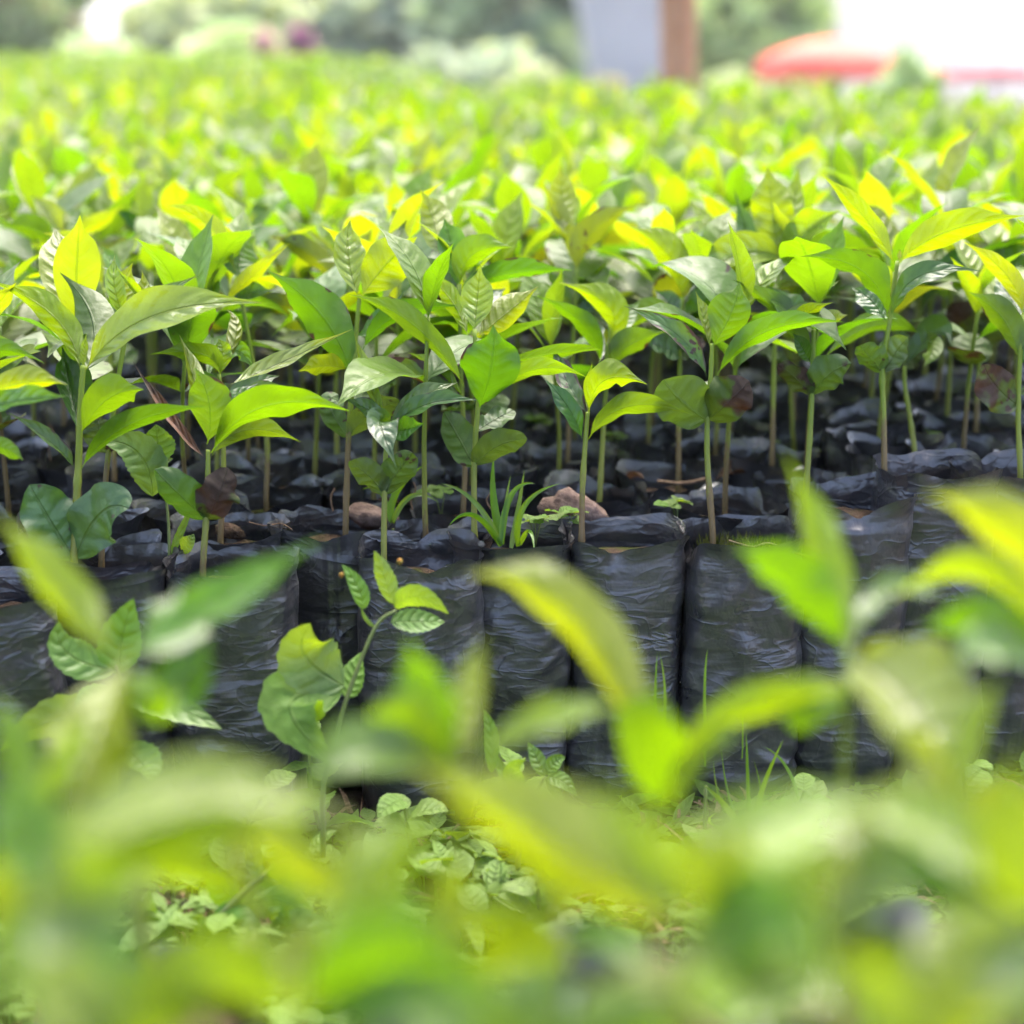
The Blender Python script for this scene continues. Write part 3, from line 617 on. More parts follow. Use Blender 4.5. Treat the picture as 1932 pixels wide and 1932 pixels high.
hero('seedling with a single egg-shaped yellow leaf standing upright, left middle of the bed', (285, 770),
     [(845, 1310), (830, 900), (815, 290)],
     [(812, 300, 795, 150, 815, 8, 128, 10, 'u', 'y', 0, 0), (820, 310, 880, 150, 935, 15, 90, 20, 'u', 'h', 2, 3), (805, 380, 720, 270, 642, 205, 85, 30, 't', 'm', -1, -2),
      (830, 420, 960, 330, 1080, 300, 100, 40, 't', 'm', -1, -2), (825, 440, 640, 420, 520, 440, 110, 35, 'u', 's', -2, -3), (830, 440, 1000, 420, 1120, 450, 110, 35, 'u', 's', 1, 2)], 1, seed=23, r0=0.0026)
hero('seedling with spreading pale and yellow twin top leaves at the left', (120, 800),
     [(355, 1400), (362, 900), (365, 330)],
     [(350, 335, 270, 220, 172, 122, 115, 22, 't', 'y', -1, -1), (378, 350, 520, 290, 692, 175, 100, 28, 'u', 'y', -1, -2), (365, 340, 330, 250, 300, 180, 100, 25, 'u', 'y', 1, 2), (370, 340, 420, 260, 450, 180, 90, 25, 't', 'h', 2, 3),
      (360, 470, 200, 320, 0, 310, 130, 40, 'u', 'm', -2, -3), (365, 480, 560, 440, 740, 330, 110, 35, 'u', 's', 2, 3), (360, 500, 480, 560, 570, 620, 110, 35, 't', 'm', -2, -4)], 1, seed=24, r0=0.0026)
hero('seedling cut by the left frame edge with yellow and pale pointed leaves', (-60, 1130),
     [(-180, 2370), (-170, 1800), (-150, 1250)],
     [(-150, 1270, 120, 1170, 372, 1178, 150, 30, 'u', 'y', -2, -3), (-150, 1330, 100, 1270, 372, 1243, 120, 38, 't', 'h', -4, -6), (-150, 1280, -60, 1000, 250, 1060, 140, 30, 'u', 'm', 3, 4),
      (-160, 1500, 20, 1530, 130, 1600, 100, 35, 'u', 'm', -1, -2)], 1, bc(-18, 1150), HB[10], seed=25)

# ------------------------------------------------------------------ near blurred seedlings on the other side of the path
def near(label, zc, node, stem_x, leaves, seed):
    a = at_depth(node[0], node[1], zc)
    bx = at_depth(stem_x, node[1], zc).x
    c = Vector((bx, a.y + 0.0, 0.0))
    r = potted(c, label, 'seedlings this side of the path, out of focus')
    stem_object(r, c, [Vector((bx, c.y, 0.19)), Vector((bx, c.y, 0.27)), (Vector((bx, c.y, 0.27)) + a) * .5, a], 0.003, 0.002)
    for i, s in enumerate(leaves): traced_leaf(r, c, 0, zc, s, seed * 100 + i, 20, 6)
    return r
near('blurred yellow seedling with a hanging yellow leaf, near left', 0.74, (232, 1235), 240,
     [(215, 1240, 110, 1110, -10, 965, 95, 25, 'u', 'y', 2, 3), (240, 1240, 190, 1380, 125, 1530, 190, 15, 'u', 'y', -4, -6), (245, 1235, 410, 1140, 610, 1015, 90, 35, 't', 'h', 2, 3),
      (240, 1235, 330, 1180, 335, 1105, 140, 15, 't', 'h', 3, 5), (238, 1260, 280, 1320, 330, 1300, 90, 25, 'u', 'h', -3, -4), (236, 1270, 330, 1300, 400, 1190, 150, 25, 't', 'h', 1, 2)], 31)
near('blurred seedling with a long leaf arched like a hook over the bags, near middle', 0.76, (1240, 1500), 1235,
     [(1250, 1500, 1090, 1170, 880, 1085, 135, 20, 'u', 'y', 2, 3), (1255, 1450, 1430, 1330, 1650, 1300, 80, 30, 'u', 'y', -2, -3), (1245, 1530, 1215, 1400, 1240, 1290, 150, 20, 'u', 'h', -3, -4),
      (1250, 1560, 1330, 1430, 1420, 1360, 60, 40, 't', 'h', -2, -3), (1240, 1560, 1120, 1640, 1060, 1600, 110, 30, 't', 'h', 1, 1)], 32)
near('blurred seedling with a pale left leaf and short upright lime leaf, near middle', 0.70, (865, 1450), 860,
     [(870, 1450, 885, 1320, 915, 1190, 75, 15, 'u', 'y', 1, 2), (862, 1450, 800, 1330, 770, 1200, 120, 15, 't', 'h', 0, -1), (860, 1460, 760, 1370, 700, 1340, 110, 30, 'u', 'h', -2, -3),
      (875, 1440, 1030, 1360, 1190, 1335, 60, 35, 't', 'y', -1, -2), (880, 1450, 1000, 1560, 1170, 1690, 175, 25, 'u', 'y', -6, -9), (855, 1460, 700, 1420, 560, 1500, 120, 35, 't', 'h', -3, -4)], 33)
near('very blurred bright yellow seedling, near bottom middle', 0.50, (1300, 1740), 1300,
     [(1290, 1740, 1200, 1600, 1120, 1460, 110, 20, 't', 'y', 0, 0), (1300, 1760, 1060, 1600, 760, 1430, 190, 25, 'u', 'y', 3, 5), (1310, 1740, 1360, 1640, 1420, 1560, 190, 15, 'u', 'y', -1, -1),
      (1310, 1760, 1420, 1860, 1500, 1960, 260, 30, 't', 'y', -2, -3), (1300, 1780, 1250, 1900, 1180, 2000, 200, 20, 'u', 'y', -2, -3), (1310, 1760, 1430, 1590, 1700, 1500, 150, 35, 't', 'y', 2, 3), (1310, 1800, 1420, 1750, 1560, 1800, 200, 20, 't', 'h', -1, -3)], 34)
near('blurred seedling with an upright narrow yellow-green leaf before the right bags', 0.77, (1600, 1230), 1610,
     [(1600, 1230, 1555, 1050, 1480, 850, 85, 20, 'u', 'y', 2, 3), (1595, 1230, 1500, 1100, 1385, 1030, 110, 28, 'u', 'h', -1, -1), (1600, 1240, 1580, 1180, 1540, 1110, 60, 30, 't', 'h', 2, 2),
      (1610, 1220, 1680, 1120, 1800, 1130, 60, 45, 't', 'h', 2, 3), (1608, 1240, 1720, 1340, 1810, 1540, 230, 18, 't', 'y', -5, -8), (1600, 1300, 1540, 1350, 1470, 1330, 90, 35, 'u', 'h', -2, -3)], 35)
near('blurred seedling with a broad yellow leaf bending in from the right', 0.72, (2010, 1210), 2010,
     [(1995, 1180, 1920, 1010, 1745, 935, 125, 22, 'u', 'y', 0, 0), (1990, 1230, 1860, 1080, 1680, 1130, 70, 40, 'u', 'y', 3, 5), (1995, 1230, 1860, 1180, 1740, 1185, 90, 35, 'u', 'h', -1, -1),
      (1990, 1260, 1880, 1220, 1800, 1260, 90, 35, 't', 'h', -3, -4)], 36)
near('very blurred pale seedling with a wide sage leaf arching, near bottom left', 0.52, (60, 1700), 60,
     [(70, 1690, 330, 1505, 680, 1560, 130, 40, 't', 'y', 2, 3), (75, 1700, 300, 1600, 560, 1530, 90, 40, 'u', 'y', 1, 2), (60, 1700, 40, 1580, -10, 1440, 150, 20, 't', 'h', 1, 1), (70, 1720, 180, 1700, 260, 1620, 220, 20, 't', 'h', -2, -3), (60, 1720, 60, 1830, 90, 1960, 170, 25, 't', 'h', -3, -4)], 37)
near('very blurred seedling with olive leaves along the bottom frame edge', 0.50, (560, 1930), 560,
     [(560, 1930, 420, 1830, 230, 1840, 130, 35, 'u', 'h', -2, -3), (570, 1920, 720, 1790, 900, 1830, 140, 30, 'u', 'h', -1, -2), (565, 1920, 560, 1800, 620, 1740, 90, 30, 'u', 'y', 2, 3), (580, 1930, 720, 1650, 840, 1560, 120, 30, 'u', 'y', 3, 5), (560, 1940, 800, 1900, 1060, 1930, 130, 30, 't', 'h', -2, -3)], 38)
near('very blurred yellow seedling cut by the right frame edge', 0.50, (1990, 1750), 1990,
     [(1975, 1740, 1900, 1600, 1930, 1400, 150, 15, 'u', 'y', 0, 0), (1975, 1760, 1840, 1680, 1620, 1650, 140, 30, 't', 'h', 2, 3), (1980, 1760, 1830, 1790, 1700, 1900, 150, 25, 'u', 'y', -2, -3), (1970, 1760, 1780, 1580, 1600, 1520, 130, 30, 't', 'y', 3, 5), (1985, 1780, 1900, 1880, 1850, 2000, 160, 20, 't', 'h', -2, -3)], 39)
near('very blurred seedling with sage leaves, bottom middle beneath the yellow one', 0.46, (1000, 2050), 1000,
     [(1000, 2050, 1010, 1900, 1090, 1830, 150, 25, 't', 'h', 0, 0), (995, 2050, 850, 1960, 740, 1900, 160, 30, 't', 'h', -1, -1), (1005, 2050, 1160, 1960, 1320, 1930, 170, 25, 'u', 'h', 0, 0)], 40)

near('very blurred lime seedling low in the bottom right corner', 0.46, (1700, 2040), 1700,
     [(1700, 2040, 1640, 1900, 1560, 1780, 150, 20, 't', 'y', 0, 0), (1705, 2040, 1800, 1930, 1930, 1880, 140, 30, 'u', 'y', 0, 0), (1700, 2040, 1720, 1900, 1790, 1800, 120, 25, 't', 'h', 2, 2)], 41)
near('very blurred lime seedling low in the bottom left corner', 0.47, (200, 2040), 200,
     [(200, 2040, 130, 1900, 20, 1800, 150, 25, 't', 'y', 0, 0), (205, 2040, 300, 1910, 430, 1850, 140, 25, 'u', 'y', 0, 0), (200, 2040, 210, 1880, 170, 1720, 130, 20, 't', 'h', 1, 2)], 42)

near('very blurred seedling with olive and sage leaves in front of the leafy weed', 0.56, (690, 1800), 690,
     [(690, 1800, 660, 1660, 640, 1520, 110, 25, 'u', 'y', 1, 2), (688, 1800, 560, 1640, 400, 1540, 90, 40, 'u', 'y', 0, 0), (695, 1800, 740, 1690, 720, 1560, 120, 25, 'u', 'h', 2, 3), (690, 1810, 600, 1850, 480, 1830, 130, 30, 'u', 'y', -1, -2), (690, 1810, 800, 1860, 930, 1850, 130, 35, 'u', 'y', -1, -2)], 43)
near('very blurred seedling with whitish broad leaf right of the yellow one', 0.55, (1560, 1790), 1560,
     [(1560, 1790, 1480, 1660, 1380, 1560, 170, 40, 't', 'y', 0, 0), (1560, 1790, 1690, 1600, 1740, 1420, 190, 35, 't', 'y', 1, 2), (1565, 1790, 1690, 1650, 1850, 1640, 130, 40, 't', 'h', 0, -1), (1560, 1800, 1480, 1860, 1350, 1900, 170, 35, 't', 'y', -1, -2), (1560, 1800, 1650, 1850, 1780, 1850, 150, 35, 'u', 'y', -1, -2)], 44)
near('very blurred lime seedling at the left frame edge, mid height', 0.55, (-10, 1800), -10,
     [(-10, 1800, 40, 1650, 60, 1520, 120, 25, 'u', 'y', 0, 0), (0, 1800, 150, 1690, 340, 1690, 130, 40, 't', 'y', 0, 0), (0, 1800, 110, 1830, 250, 1900, 130, 35, 'u', 'y', -1, -2)], 45)
near('very blurred green seedling stem and leaves between the two yellow ones', 0.53, (860, 1850), 850,
     [(860, 1850, 850, 1720, 880, 1590, 90, 20, 'u', 'y', 0, 0), (860, 1850, 980, 1790, 1100, 1800, 100, 35, 'u', 'y', 0, -1), (860, 1860, 960, 1930, 1080, 1990, 130, 30, 'u', 'y', -1, -2)], 46)

near('blurred slim-leaved lime seedling below the serrated weed', 0.66, (480, 1700), 480,
     [(480, 1700, 430, 1560, 400, 1400, 60, 25, 'u', 'y', 1, 2), (482, 1700, 560, 1560, 620, 1440, 60, 30, 't', 'y', 0, 0), (478, 1710, 360, 1650, 250, 1660, 70, 35, 'u', 'y', -1, -2), (482, 1710, 590, 1690, 690, 1740, 70, 35, 't', 'h', -1, -2), (480, 1720, 470, 1800, 400, 1880, 90, 25, 'u', 'y', -2, -3)], 47)
near('blurred slim-leaved lime seedling below the hook-shaped leaf', 0.64, (1050, 1760), 1050,
     [(1050, 1760, 1000, 1620, 960, 1500, 65, 25, 't', 'y', 1, 2), (1052, 1760, 1100, 1640, 1180, 1560, 65, 30, 'u', 'y', 0, 0), (1048, 1770, 940, 1740, 830, 1770, 75, 35, 'u', 'y', -1, -2), (1052, 1770, 1150, 1780, 1240, 1850, 80, 35, 't', 'h', -1, -2)], 48)
near('blurred slim-leaved yellow seedling low on the right, before the tall bags', 0.63, (1800, 1560), 1800,
     [(1800, 1560, 1830, 1400, 1890, 1270, 75, 25, 'u', 'y', 1, 2), (1798, 1560, 1740, 1440, 1650, 1370, 75, 30, 't', 'y', 0, 0), (1802, 1570, 1890, 1520, 1990, 1530, 90, 35, 'u', 'y', -1, -2), (1796, 1570, 1700, 1580, 1600, 1650, 90, 35, 't', 'y', -1, -2), (1800, 1580, 1830, 1660, 1800, 1760, 110, 25, 'u', 'y', -2, -3)], 49)
near('blurred slim-leaved lime seedling at the left, under the yellow hanging leaf', 0.64, (60, 1560), 60,
     [(60, 1560, 30, 1420, -20, 1300, 75, 25, 'u', 'h', 1, 2), (62, 1560, 130, 1440, 180, 1340, 60, 30, 't', 'y', 0, 0), (58, 1570, 150, 1560, 260, 1590, 70, 35, 'u', 'y', -1, -2), (60, 1580, 40, 1660, -20, 1740, 90, 25, 't', 'y', -2, -3)], 50)

# ------------------------------------------------------------------ library seedlings for the rest of the bed
def lib(kind, mat, n, L, ratio, arch, fold, nu, nv, s0):
    out = []
    for i in range(n):
        rd = random.Random(s0 + i)
        out.append(frame_leaf_mesh('leaf', L, L * ratio * rd.uniform(0.85, 1.15), kind, rd.uniform(*arch), rd.uniform(*fold), rd.uniform(0.03, 0.09) * (2.2 if kind == 'seed' else 1), rd.uniform(-0.2, 0.3), M[mat], nu, nv, s0 + i))
    return out
def make_lib(nu, nv, s0):
    return {'young': lib('leaf', 'young', 6, 0.1, 0.37, (0.1, 1.1), (0.1, 0.4), nu, nv, s0), 'mid': lib('leaf', 'mid', 6, 0.1, 0.39, (0.3, 1.3), (0.1, 0.35), nu, nv, s0 + 20),
            'mature': lib('leaf', 'mature', 6, 0.1, 0.41, (0.5, 1.7), (0.05, 0.3), nu, nv, s0 + 40), 'spotted': lib('leaf', 'spotted', 4, 0.1, 0.48, (0.4, 1.4), (0.05, 0.3), nu, nv, s0 + 60),
            'seed': lib('seed', 'seed', 4, 0.1, 0.85, (-0.5, 0.6), (0.1, 0.3), nu, nv, s0 + 80), 'seedbrown': lib('seed', 'seedbrown', 3, 0.1, 0.85, (-0.8, 0.8), (0.1, 0.4), nu, nv, s0 + 90)}
LIB = make_lib(16, 6, 500); LIBF = make_lib(5, 2, 700)
def plan_plant(rd, vigor=1.0):
    """stem points and leaves (mesh kind, node point, azimuth, elevation, length, roll) of a seedling, rim of the bag at BAG_H"""
    H = rd.uniform(0.145, 0.195) * vigor; lean = Vector((rd.uniform(-.015, .015), rd.uniform(-.015, .015), 0)); bow = Vector((rd.uniform(-.008, .008), rd.uniform(-.008, .008), 0))
    z0 = BAG_H - 0.03
    def sp(t): return Vector((0, 0, z0)) + lean * t + bow * math.sin(3.14 * t) + Vector((0, 0, (H + 0.03) * t))
    leaves = []; az = rd.uniform(0, 6.28)
    if rd.random() < 0.5:
        t = rd.uniform(0.5, 0.64)
        for s in (0, 1):
            if rd.random() < 0.9: leaves.append(('seedbrown' if rd.random() < 0.3 else 'seed', sp(t), az + s * 3.14 + rd.uniform(-.3, .3), rd.uniform(0.0, 0.9), rd.uniform(0.035, 0.055), rd.uniform(-.3, .3)))
    npair = rd.choice((2, 3, 3, 3)); az += 1.57
    for k in range(npair):
        f = k / max(1, npair - 1); t = lerp(0.74, 0.99, f)
        for s in (0, 1):
            kd = rd.choice(('young', 'young', 'mid', 'mid', 'mid')) if f > 0.9 else (rd.choice(('mid', 'mature', 'mature', 'young')) if f > 0.4 else rd.choice(('mature', 'mature', 'mid', 'spotted')))
            el = lerp(0.48, 1.08, f) + rd.uniform(-.35, .3)
            leaves.append((kd, sp(t), az + s * 3.14 + rd.uniform(-.35, .35), el, lerp(0.115, 0.094, f) * rd.uniform(0.8, 1.2) * vigor, rd.uniform(-.35, .35)))
        az += 1.57 + rd.uniform(-.3, .3)
    leaves.append(('young', sp(1.0), rd.uniform(0, 6.28), rd.uniform(1.1, 1.5), rd.uniform(0.018, 0.05), 0))
    return [sp(i / 4) for i in range(5)], leaves
STEMS = []
def place_plant(c, rd, label, group):
    hs = rd.uniform(0.95, 1.04) + .10 * sstep(.2, .45, c.x); up = Vector((0, 0, BAG_H * (hs - 1)))
    r = potted(c, label, group, hs=hs, tilt=(rd.uniform(-.05, .05), rd.uniform(-.05, .05)), rz=rd.choice((0, 1.571, 3.142, 4.712)) + .38 + rd.uniform(-.3, .3))
    pts, lv = plan_plant(rd, rd.uniform(0.9, 1.12))
    V, Fc = [], []; pts = [q + up for q in pts]; tube(pts, [lerp(0.0028, 0.0018, i / 4) for i in range(5)], 6, V, Fc)
    obj('stem', mesh('stem', V, Fc, M['stem']), r)
    for kd, p, az, el, L, roll in lv:
        o = obj('seed_leaf' if kd.startswith('seed') else 'leaf', rd.choice(LIB[kd]), r, p + up, (roll, -el, az)); o.scale = (L * 10,) * 3
    return r

YAW = R(22); DV = Vector((math.cos(YAW), math.sin(YAW), 0)); NV = Vector((-math.sin(YAW), math.cos(YAW), 0))
ORG = Vector((0.095, 1.477, 0)); SP, RW = 0.095, 0.085
front = sorted([bc(-18, 1150), bc(205, 1092), bc(440, 1090), bc(630, 1060), bc(790, 1066), bc(968, 1037), bc(1175, 1032), bc(1395, 1032), bc(1602, 952, .272), bc(1762, 902, .287), bc(1912, 902, .282)])
def front_y(x):
    if x <= front[0][0]: return front[0][1] + (x - front[0][0]) * 0.4
    for a, b in zip(front, front[1:]):
        if a[0] <= x <= b[0]: return lerp(a[1], b[1], (x - a[0]) / (b[0] - a[0]))
    return front[-1][1] + (x - front[-1][0]) * 0.4
# a bag in the front row that holds no traced seedling: between the two middle ones
HB5 = HB[11]
cands = []
for k in range(0, 160):
    for j in range(-50, 120):
        rd = random.Random(k * 1000 + j)
        p = ORG + DV * (j * SP + (k % 2) * SP * .5 + rd.uniform(-.008, .008)) + NV * (k * RW + rd.uniform(-.008, .008))
        if p.y < front_y(p.x) + 0.055 or p.y > 8.0 - 1.2 * p.x or p.y > 12.6 or (p.y > 5.5 and (k + j) % 2): continue
        if abs(p.x) > 0.293 * (p.y + 0.05) + 0.08: continue
        cands.append((p, k))
cands.sort(key=lambda t: t[0].y)
def free(p, d=0.074): return all((p.x - x) ** 2 + (p.y - y) ** 2 > d * d for x, y in PLACED)
ORD = ['first', 'second', 'third', 'fourth', 'fifth', 'sixth', 'seventh', 'eighth', 'ninth', 'tenth', 'eleventh', 'twelfth', 'thirteenth', 'fourteenth', 'fifteenth', 'sixteenth', 'seventeenth', 'eighteenth', 'nineteenth', 'twentieth', 'twenty-first', 'twenty-second', 'twenty-third', 'twenty-fourth']
# the grassy bag of the front row gets a small plant set back in it
chosen, rest = [], []
for p, k in cands:
    if free(p):
        if len(PLACED) < 300:
            chosen.append((p, k)); PLACED.append((p.x, p.y))
        else: rest.append(p)
for p, k in chosen: PLACED.remove((p.x, p.y))
heroes = [Vector((x, y, 0)) for x, y in PLACED if y > 1.2]
heroes = [(q, round((q - ORG).dot(NV) / RW)) for q in heroes]
rows = {}
for p, k in chosen: rows.setdefault(k, []).append(p)
for k, ps in rows.items():
    ps.sort(key=lambda q: q.x)
    allx = sorted([q.x for q in ps] + [q.x for q, kk in heroes if kk == k])
    for p in ps:
        i = allx.index(p.x)
        rd = random.Random(int(p.x * 1e4) * 31 + k)
        if p.y < 2.75:
            lab = 'bushy seedling in a black bag, %s row of the bed, %s from the left' % (ORD[k], ORD[min(i, 23)])
            place_plant(p, rd, lab, 'seedlings in the middle rows of the bed')
        else:
            place_plant(p, rd, 'blurred bright green seedling among the far rows of the near bed', 'seedlings in the far rows of the bed')

# far rows that nobody could count: one mass
def far_mass(name, pts, label, vig=1.0):
    V, Fc, UV, MI = [], [], [], []
    mats = [M['young'], M['mid'], M['mature'], M['spotted'], M['seed'], M['seedbrown'], M['stem'], M['bag']]; ix = {'young': 0, 'mid': 1, 'mature': 2, 'spotted': 3, 'seed': 4, 'seedbrown': 5}
    cache = {}
    for kd, ms in LIBF.items():
        for m in ms:
            cache[m.name] = ([v.co.copy() for v in m.vertices], [tuple(p.vertices) for p in m.polygons], [None] * len(m.vertices))
            for lp in m.loops: cache[m.name][2][lp.vertex_index] = tuple(m.uv_layers[0].data[lp.index].uv)
    for p in pts:
        rd = random.Random(int(p.x * 1e4) * 17 + int(p.y * 1e3))
        sp, lv = plan_plant(rd, rd.uniform(0.85, 1.12) * vig * (1.15 if 5.5 < p.y < 14 else 1))
        n0 = len(Fc); tube([p + q for q in sp], [0.0025] * 5, 4, V, Fc); UV += [(0, 0)] * (len(V) - len(UV)); MI += [6] * (len(Fc) - n0)
        n0 = len(Fc)
        hh = BAG_H * rd.uniform(.93, 1.03); n = 7; b0 = len(V)
        prof = [(0.040, 0), (0.045, 0.02), (0.045, hh - .02), (0.047, hh), (0.044, hh), (0.041, hh - .022), (0.0, hh - .02)]
        for r_, z_ in prof:
            for q in range(n):
                th = 6.283 * q / n; V.append(p + Vector((math.cos(th) * r_, math.sin(th) * r_, z_ + (rd.uniform(-.006, .006) if z_ > .1 and r_ > .042 else 0)))); UV.append((0, 0))
        for a in range(len(prof) - 1):
            for q in range(n): q2 = (q + 1) % n; Fc.append((b0 + a * n + q, b0 + a * n + q2, b0 + (a + 1) * n + q2, b0 + (a + 1) * n + q))
        MI += [7] * (len(Fc) - n0)
        for kd, q, az, el, L, roll in lv:
            m = rd.choice(LIBF[kd]); vs, fs, us = cache[m.name]
            mt = Matrix.Translation(p + q) @ Matrix.Rotation(az, 4, 'Z') @ Matrix.Rotation(-el, 4, 'Y') @ Matrix.Rotation(roll, 4, 'X') @ Matrix.Scale(L * 10, 4)
            b0 = len(V); V.extend(mt @ v for v in vs); UV.extend(us)
            Fc.extend(tuple(b0 + i for i in f) for f in fs); MI += [ix[kd]] * len(fs)
    me = mesh(name, V, Fc, mats, UV, MI)
    return tag(obj(name, me), label, 'seedlings', None, 'stuff')
far_mass('seedling_mass', rest, 'blurred mass of seedlings in the farthest rows of the near bed')
far2 = []
for k in range(0, 30):
    for j in range(-60, 20):
        rd = random.Random(k * 977 + j)
        p = Vector((j * 0.16 + (k % 2) * .08 + rd.uniform(-.03, .03), 14.6 + k * 0.17 + rd.uniform(-.03, .03), 0))
        if p.x > -0.55 - 0.42 * (p.y - 14.6) or abs(p.x) > 0.293 * p.y + .15: continue
        p.z = ground_h(p.x, p.y); far2.append(p)
far_mass('seedling_mass', far2, 'blurred yellow-green mass of seedlings in the bed beyond the far path', 1.15)

# ------------------------------------------------------------------ weeds, grass, stones and litter
def traced_weed(name, label, cat, zc, fr, stem, leaves, seed, r0=0.0022, base=None, group=None, buds=(), zground=0.0):
    ox, oy, sc = FR[fr]
    pts = [at_depth(ox + x * sc, oy + y * sc, zc) for x, y in stem]
    b = Vector((pts[0].x, pts[0].y, zground)) if base is None else Vector(base)
    r = empty(name, b); tag(r, label, cat, group)
    if len(pts) > 1 or (pts[0] - b).length > 0.01:
        stem_object(r, b, [b + Vector((0, 0, -0.01))] + pts, r0, r0 * 0.6, 'wstem', 7, 'stem', False)
    for i, s in enumerate(leaves): traced_leaf(r, b, fr, zc, s, seed * 100 + i, 36 if s[9] == 'w' else 14, 6 if s[9] == 'w' else 4)
    for x, y, rad in buds:
        p = at_depth(ox + x * sc, oy + y * sc, zc) - b; V, Fc = [], []
        tube([p + Vector((0, 0, -rad)), p + Vector((0, 0, -rad * .5)), p, p + Vector((0, 0, rad * .7)), p + Vector((0, 0, rad))], [rad * .3, rad * .85, rad, rad * .7, rad * .2], 8, V, Fc)
        obj('flower_bud', mesh('bud', V, Fc, M['bud']), r)
    return r
traced_weed('weed_plant', 'tall weed with toothed leaves and orange flower buds before the middle bags', 'weed', 1.335, 5,
    [(60, 1780), (110, 1500), (180, 1230), (350, 800), (470, 700)],
    [(290, 690, 250, 560, 165, 440, 100, 20, 't', 'w', 0, 0), (455, 660, 400, 500, 348, 365, 115, 20, 'u', 'w', 0, 0), (475, 690, 590, 620, 762, 718, 130, 25, 'u', 'w', -1, -1), (440, 760, 600, 760, 740, 760, 140, 25, 't', 'w', 1, 2),
     (180, 1120, -40, 950, -10, 770, 360, 12, 't', 'w', -1, -2), (170, 1150, -120, 1230, 130, 1560, 380, 15, 't', 'w', -2, -3), (185, 1180, 230, 1060, 275, 930, 150, 20, 'u', 'w', 1, 2), (350, 790, 300, 740, 275, 680, 24, 0, 'u', 'w', 0, 0)], 51,
    buds=((490, 425, .0026), (165, 500, .0022)))
traced_weed('weed_plant', 'pale broad-leaved weed between the left bags behind the yellow blur', 'weed', 1.325, 4,
    [(640, 2000), (650, 1600), (690, 1200), (640, 1000)],
    [(660, 1050, 680, 850, 745, 632, 250, 15, 't', 'w', 0, 0), (640, 1030, 380, 940, 330, 760, 210, 20, 't', 'w', -1, -1), (680, 1150, 950, 1230, 1238, 1360, 190, 20, 't', 'w', -1, -2), (660, 1400, 350, 1300, 0, 1480, 260, 25, 'u', 'w', -2, -3), (680, 1450, 800, 1560, 830, 1640, 200, 25, 't', 'w', -3, -4), (655, 1150, 500, 1200, 420, 1230, 180, 20, 't', 'w', -2, -3)], 52)
traced_weed('weed_plant', 'leafy weed with a thick slanting stem low on the path, bottom left', 'weed', 1.26, 7,
    [(640, 860), (780, 670), (960, 495), (1060, 430)],
    [(965, 495, 940, 400, 955, 320, 60, 20, 't', 'w', 0, 0), (980, 490, 1060, 420, 1065, 350, 75, 20, 't', 'w', 0, 0), (990, 490, 1060, 480, 1140, 545, 70, 20, 'u', 'w', -1, -1), (900, 560, 820, 530, 780, 425, 120, 20, 'u', 'w', 0, 0),
     (880, 600, 1020, 570, 1180, 640, 140, 20, 'u', 'w', 1, 1), (800, 700, 880, 660, 1010, 760, 150, 20, 't', 'w', -1, -2), (1000, 720, 1050, 670, 1045, 590, 80, 20, 't', 'w', 0, 0), (1010, 740, 1130, 680, 1290, 760, 150, 20, 't', 'w', 0, 0), (700, 780, 760, 700, 700, 630, 130, 20, 't', 'w', -1, -1), (700, 790, 560, 700, 560, 530, 150, 20, 't', 'w', -1, -2), (690, 800, 480, 700, 390, 560, 110, 20, 't', 'w', 0, -1), (680, 810, 380, 780, 295, 690, 110, 25, 't', 'w', -2, -3)], 53, r0=.0035)
traced_weed('weed_plant', 'small weed with deeply toothed leaves beside the front middle bag', 'weed', 1.355, 5,
    [(1150, 2050), (1215, 1800), (1300, 1620)],
    [(1300, 1620, 1250, 1520, 1205, 1435, 90, 20, 't', 'w', 0, 0), (1305, 1610, 1360, 1540, 1412, 1520, 90, 20, 't', 'w', 0, 0), (1310, 1620, 1400, 1650, 1480, 1730, 90, 20, 't', 'w', -1, -1), (1300, 1625, 1360, 1700, 1420, 1790, 60, 20, 'u', 'w', -1, -1),
     (1220, 1790, 1090, 1640, 1010, 1480, 90, 25, 't', 'w', 1, 1), (1215, 1800, 1110, 1620, 1190, 1530, 130, 20, 't', 'w', -1, -2), (1230, 1800, 1430, 1830, 1530, 1780, 110, 20, 't', 'w', -1, -2), (1000, 1600, 1000, 1400, 960, 1250, 90, 20, 't', 'w', 0, 0)], 54)
traced_weed('grass_tuft', 'upright green grass tuft at the foot of the right front bags', 'grass', 1.40, 6,
    [(540, 1880)],
    [(540, 1880, 532, 1640, 524, 1420, 26, 0, 'u', 'g', 0, 0), (565, 1870, 620, 1680, 716, 1458, 34, 10, 'u', 'g', -1, -2), (470, 1880, 400, 1780, 284, 1678, 40, 10, 't', 'g', -2, -3), (460, 1870, 385, 1740, 360, 1560, 16, 0, 'u', 'g', 0, 0), (470, 1860, 425, 1700, 398, 1500, 16, 0, 'u', 'g', 1, 1), (790, 1760, 720, 1590, 612, 1500, 22, 0, 'u', 'g', 1, 1), (450, 1930, 340, 1880, 380, 1830, 22, 0, 'u', 'g', -3, -4), (560, 1900, 600, 1760, 560, 1560, 16, 0, 'u', 'g', 2, 2)], 55)
traced_weed('grass_tuft', 'two short grass blades rising before the creased right front bag', 'grass', 1.395, 6,
    [(320, 1700)],
    [(318, 1600, 315, 1200, 330, 1003, 20, 0, 'u', 'g', 0, 0), (505, 1560, 508, 1330, 503, 1170, 9, 0, 'u', 'g', 0, 0), (80, 1500, 66, 1250, 75, 1020, 24, 0, 'u', 'g', 0, 0), (100, 1500, 115, 1250, 85, 1016, 20, 0, 'u', 'g', 0, 0)], 56)
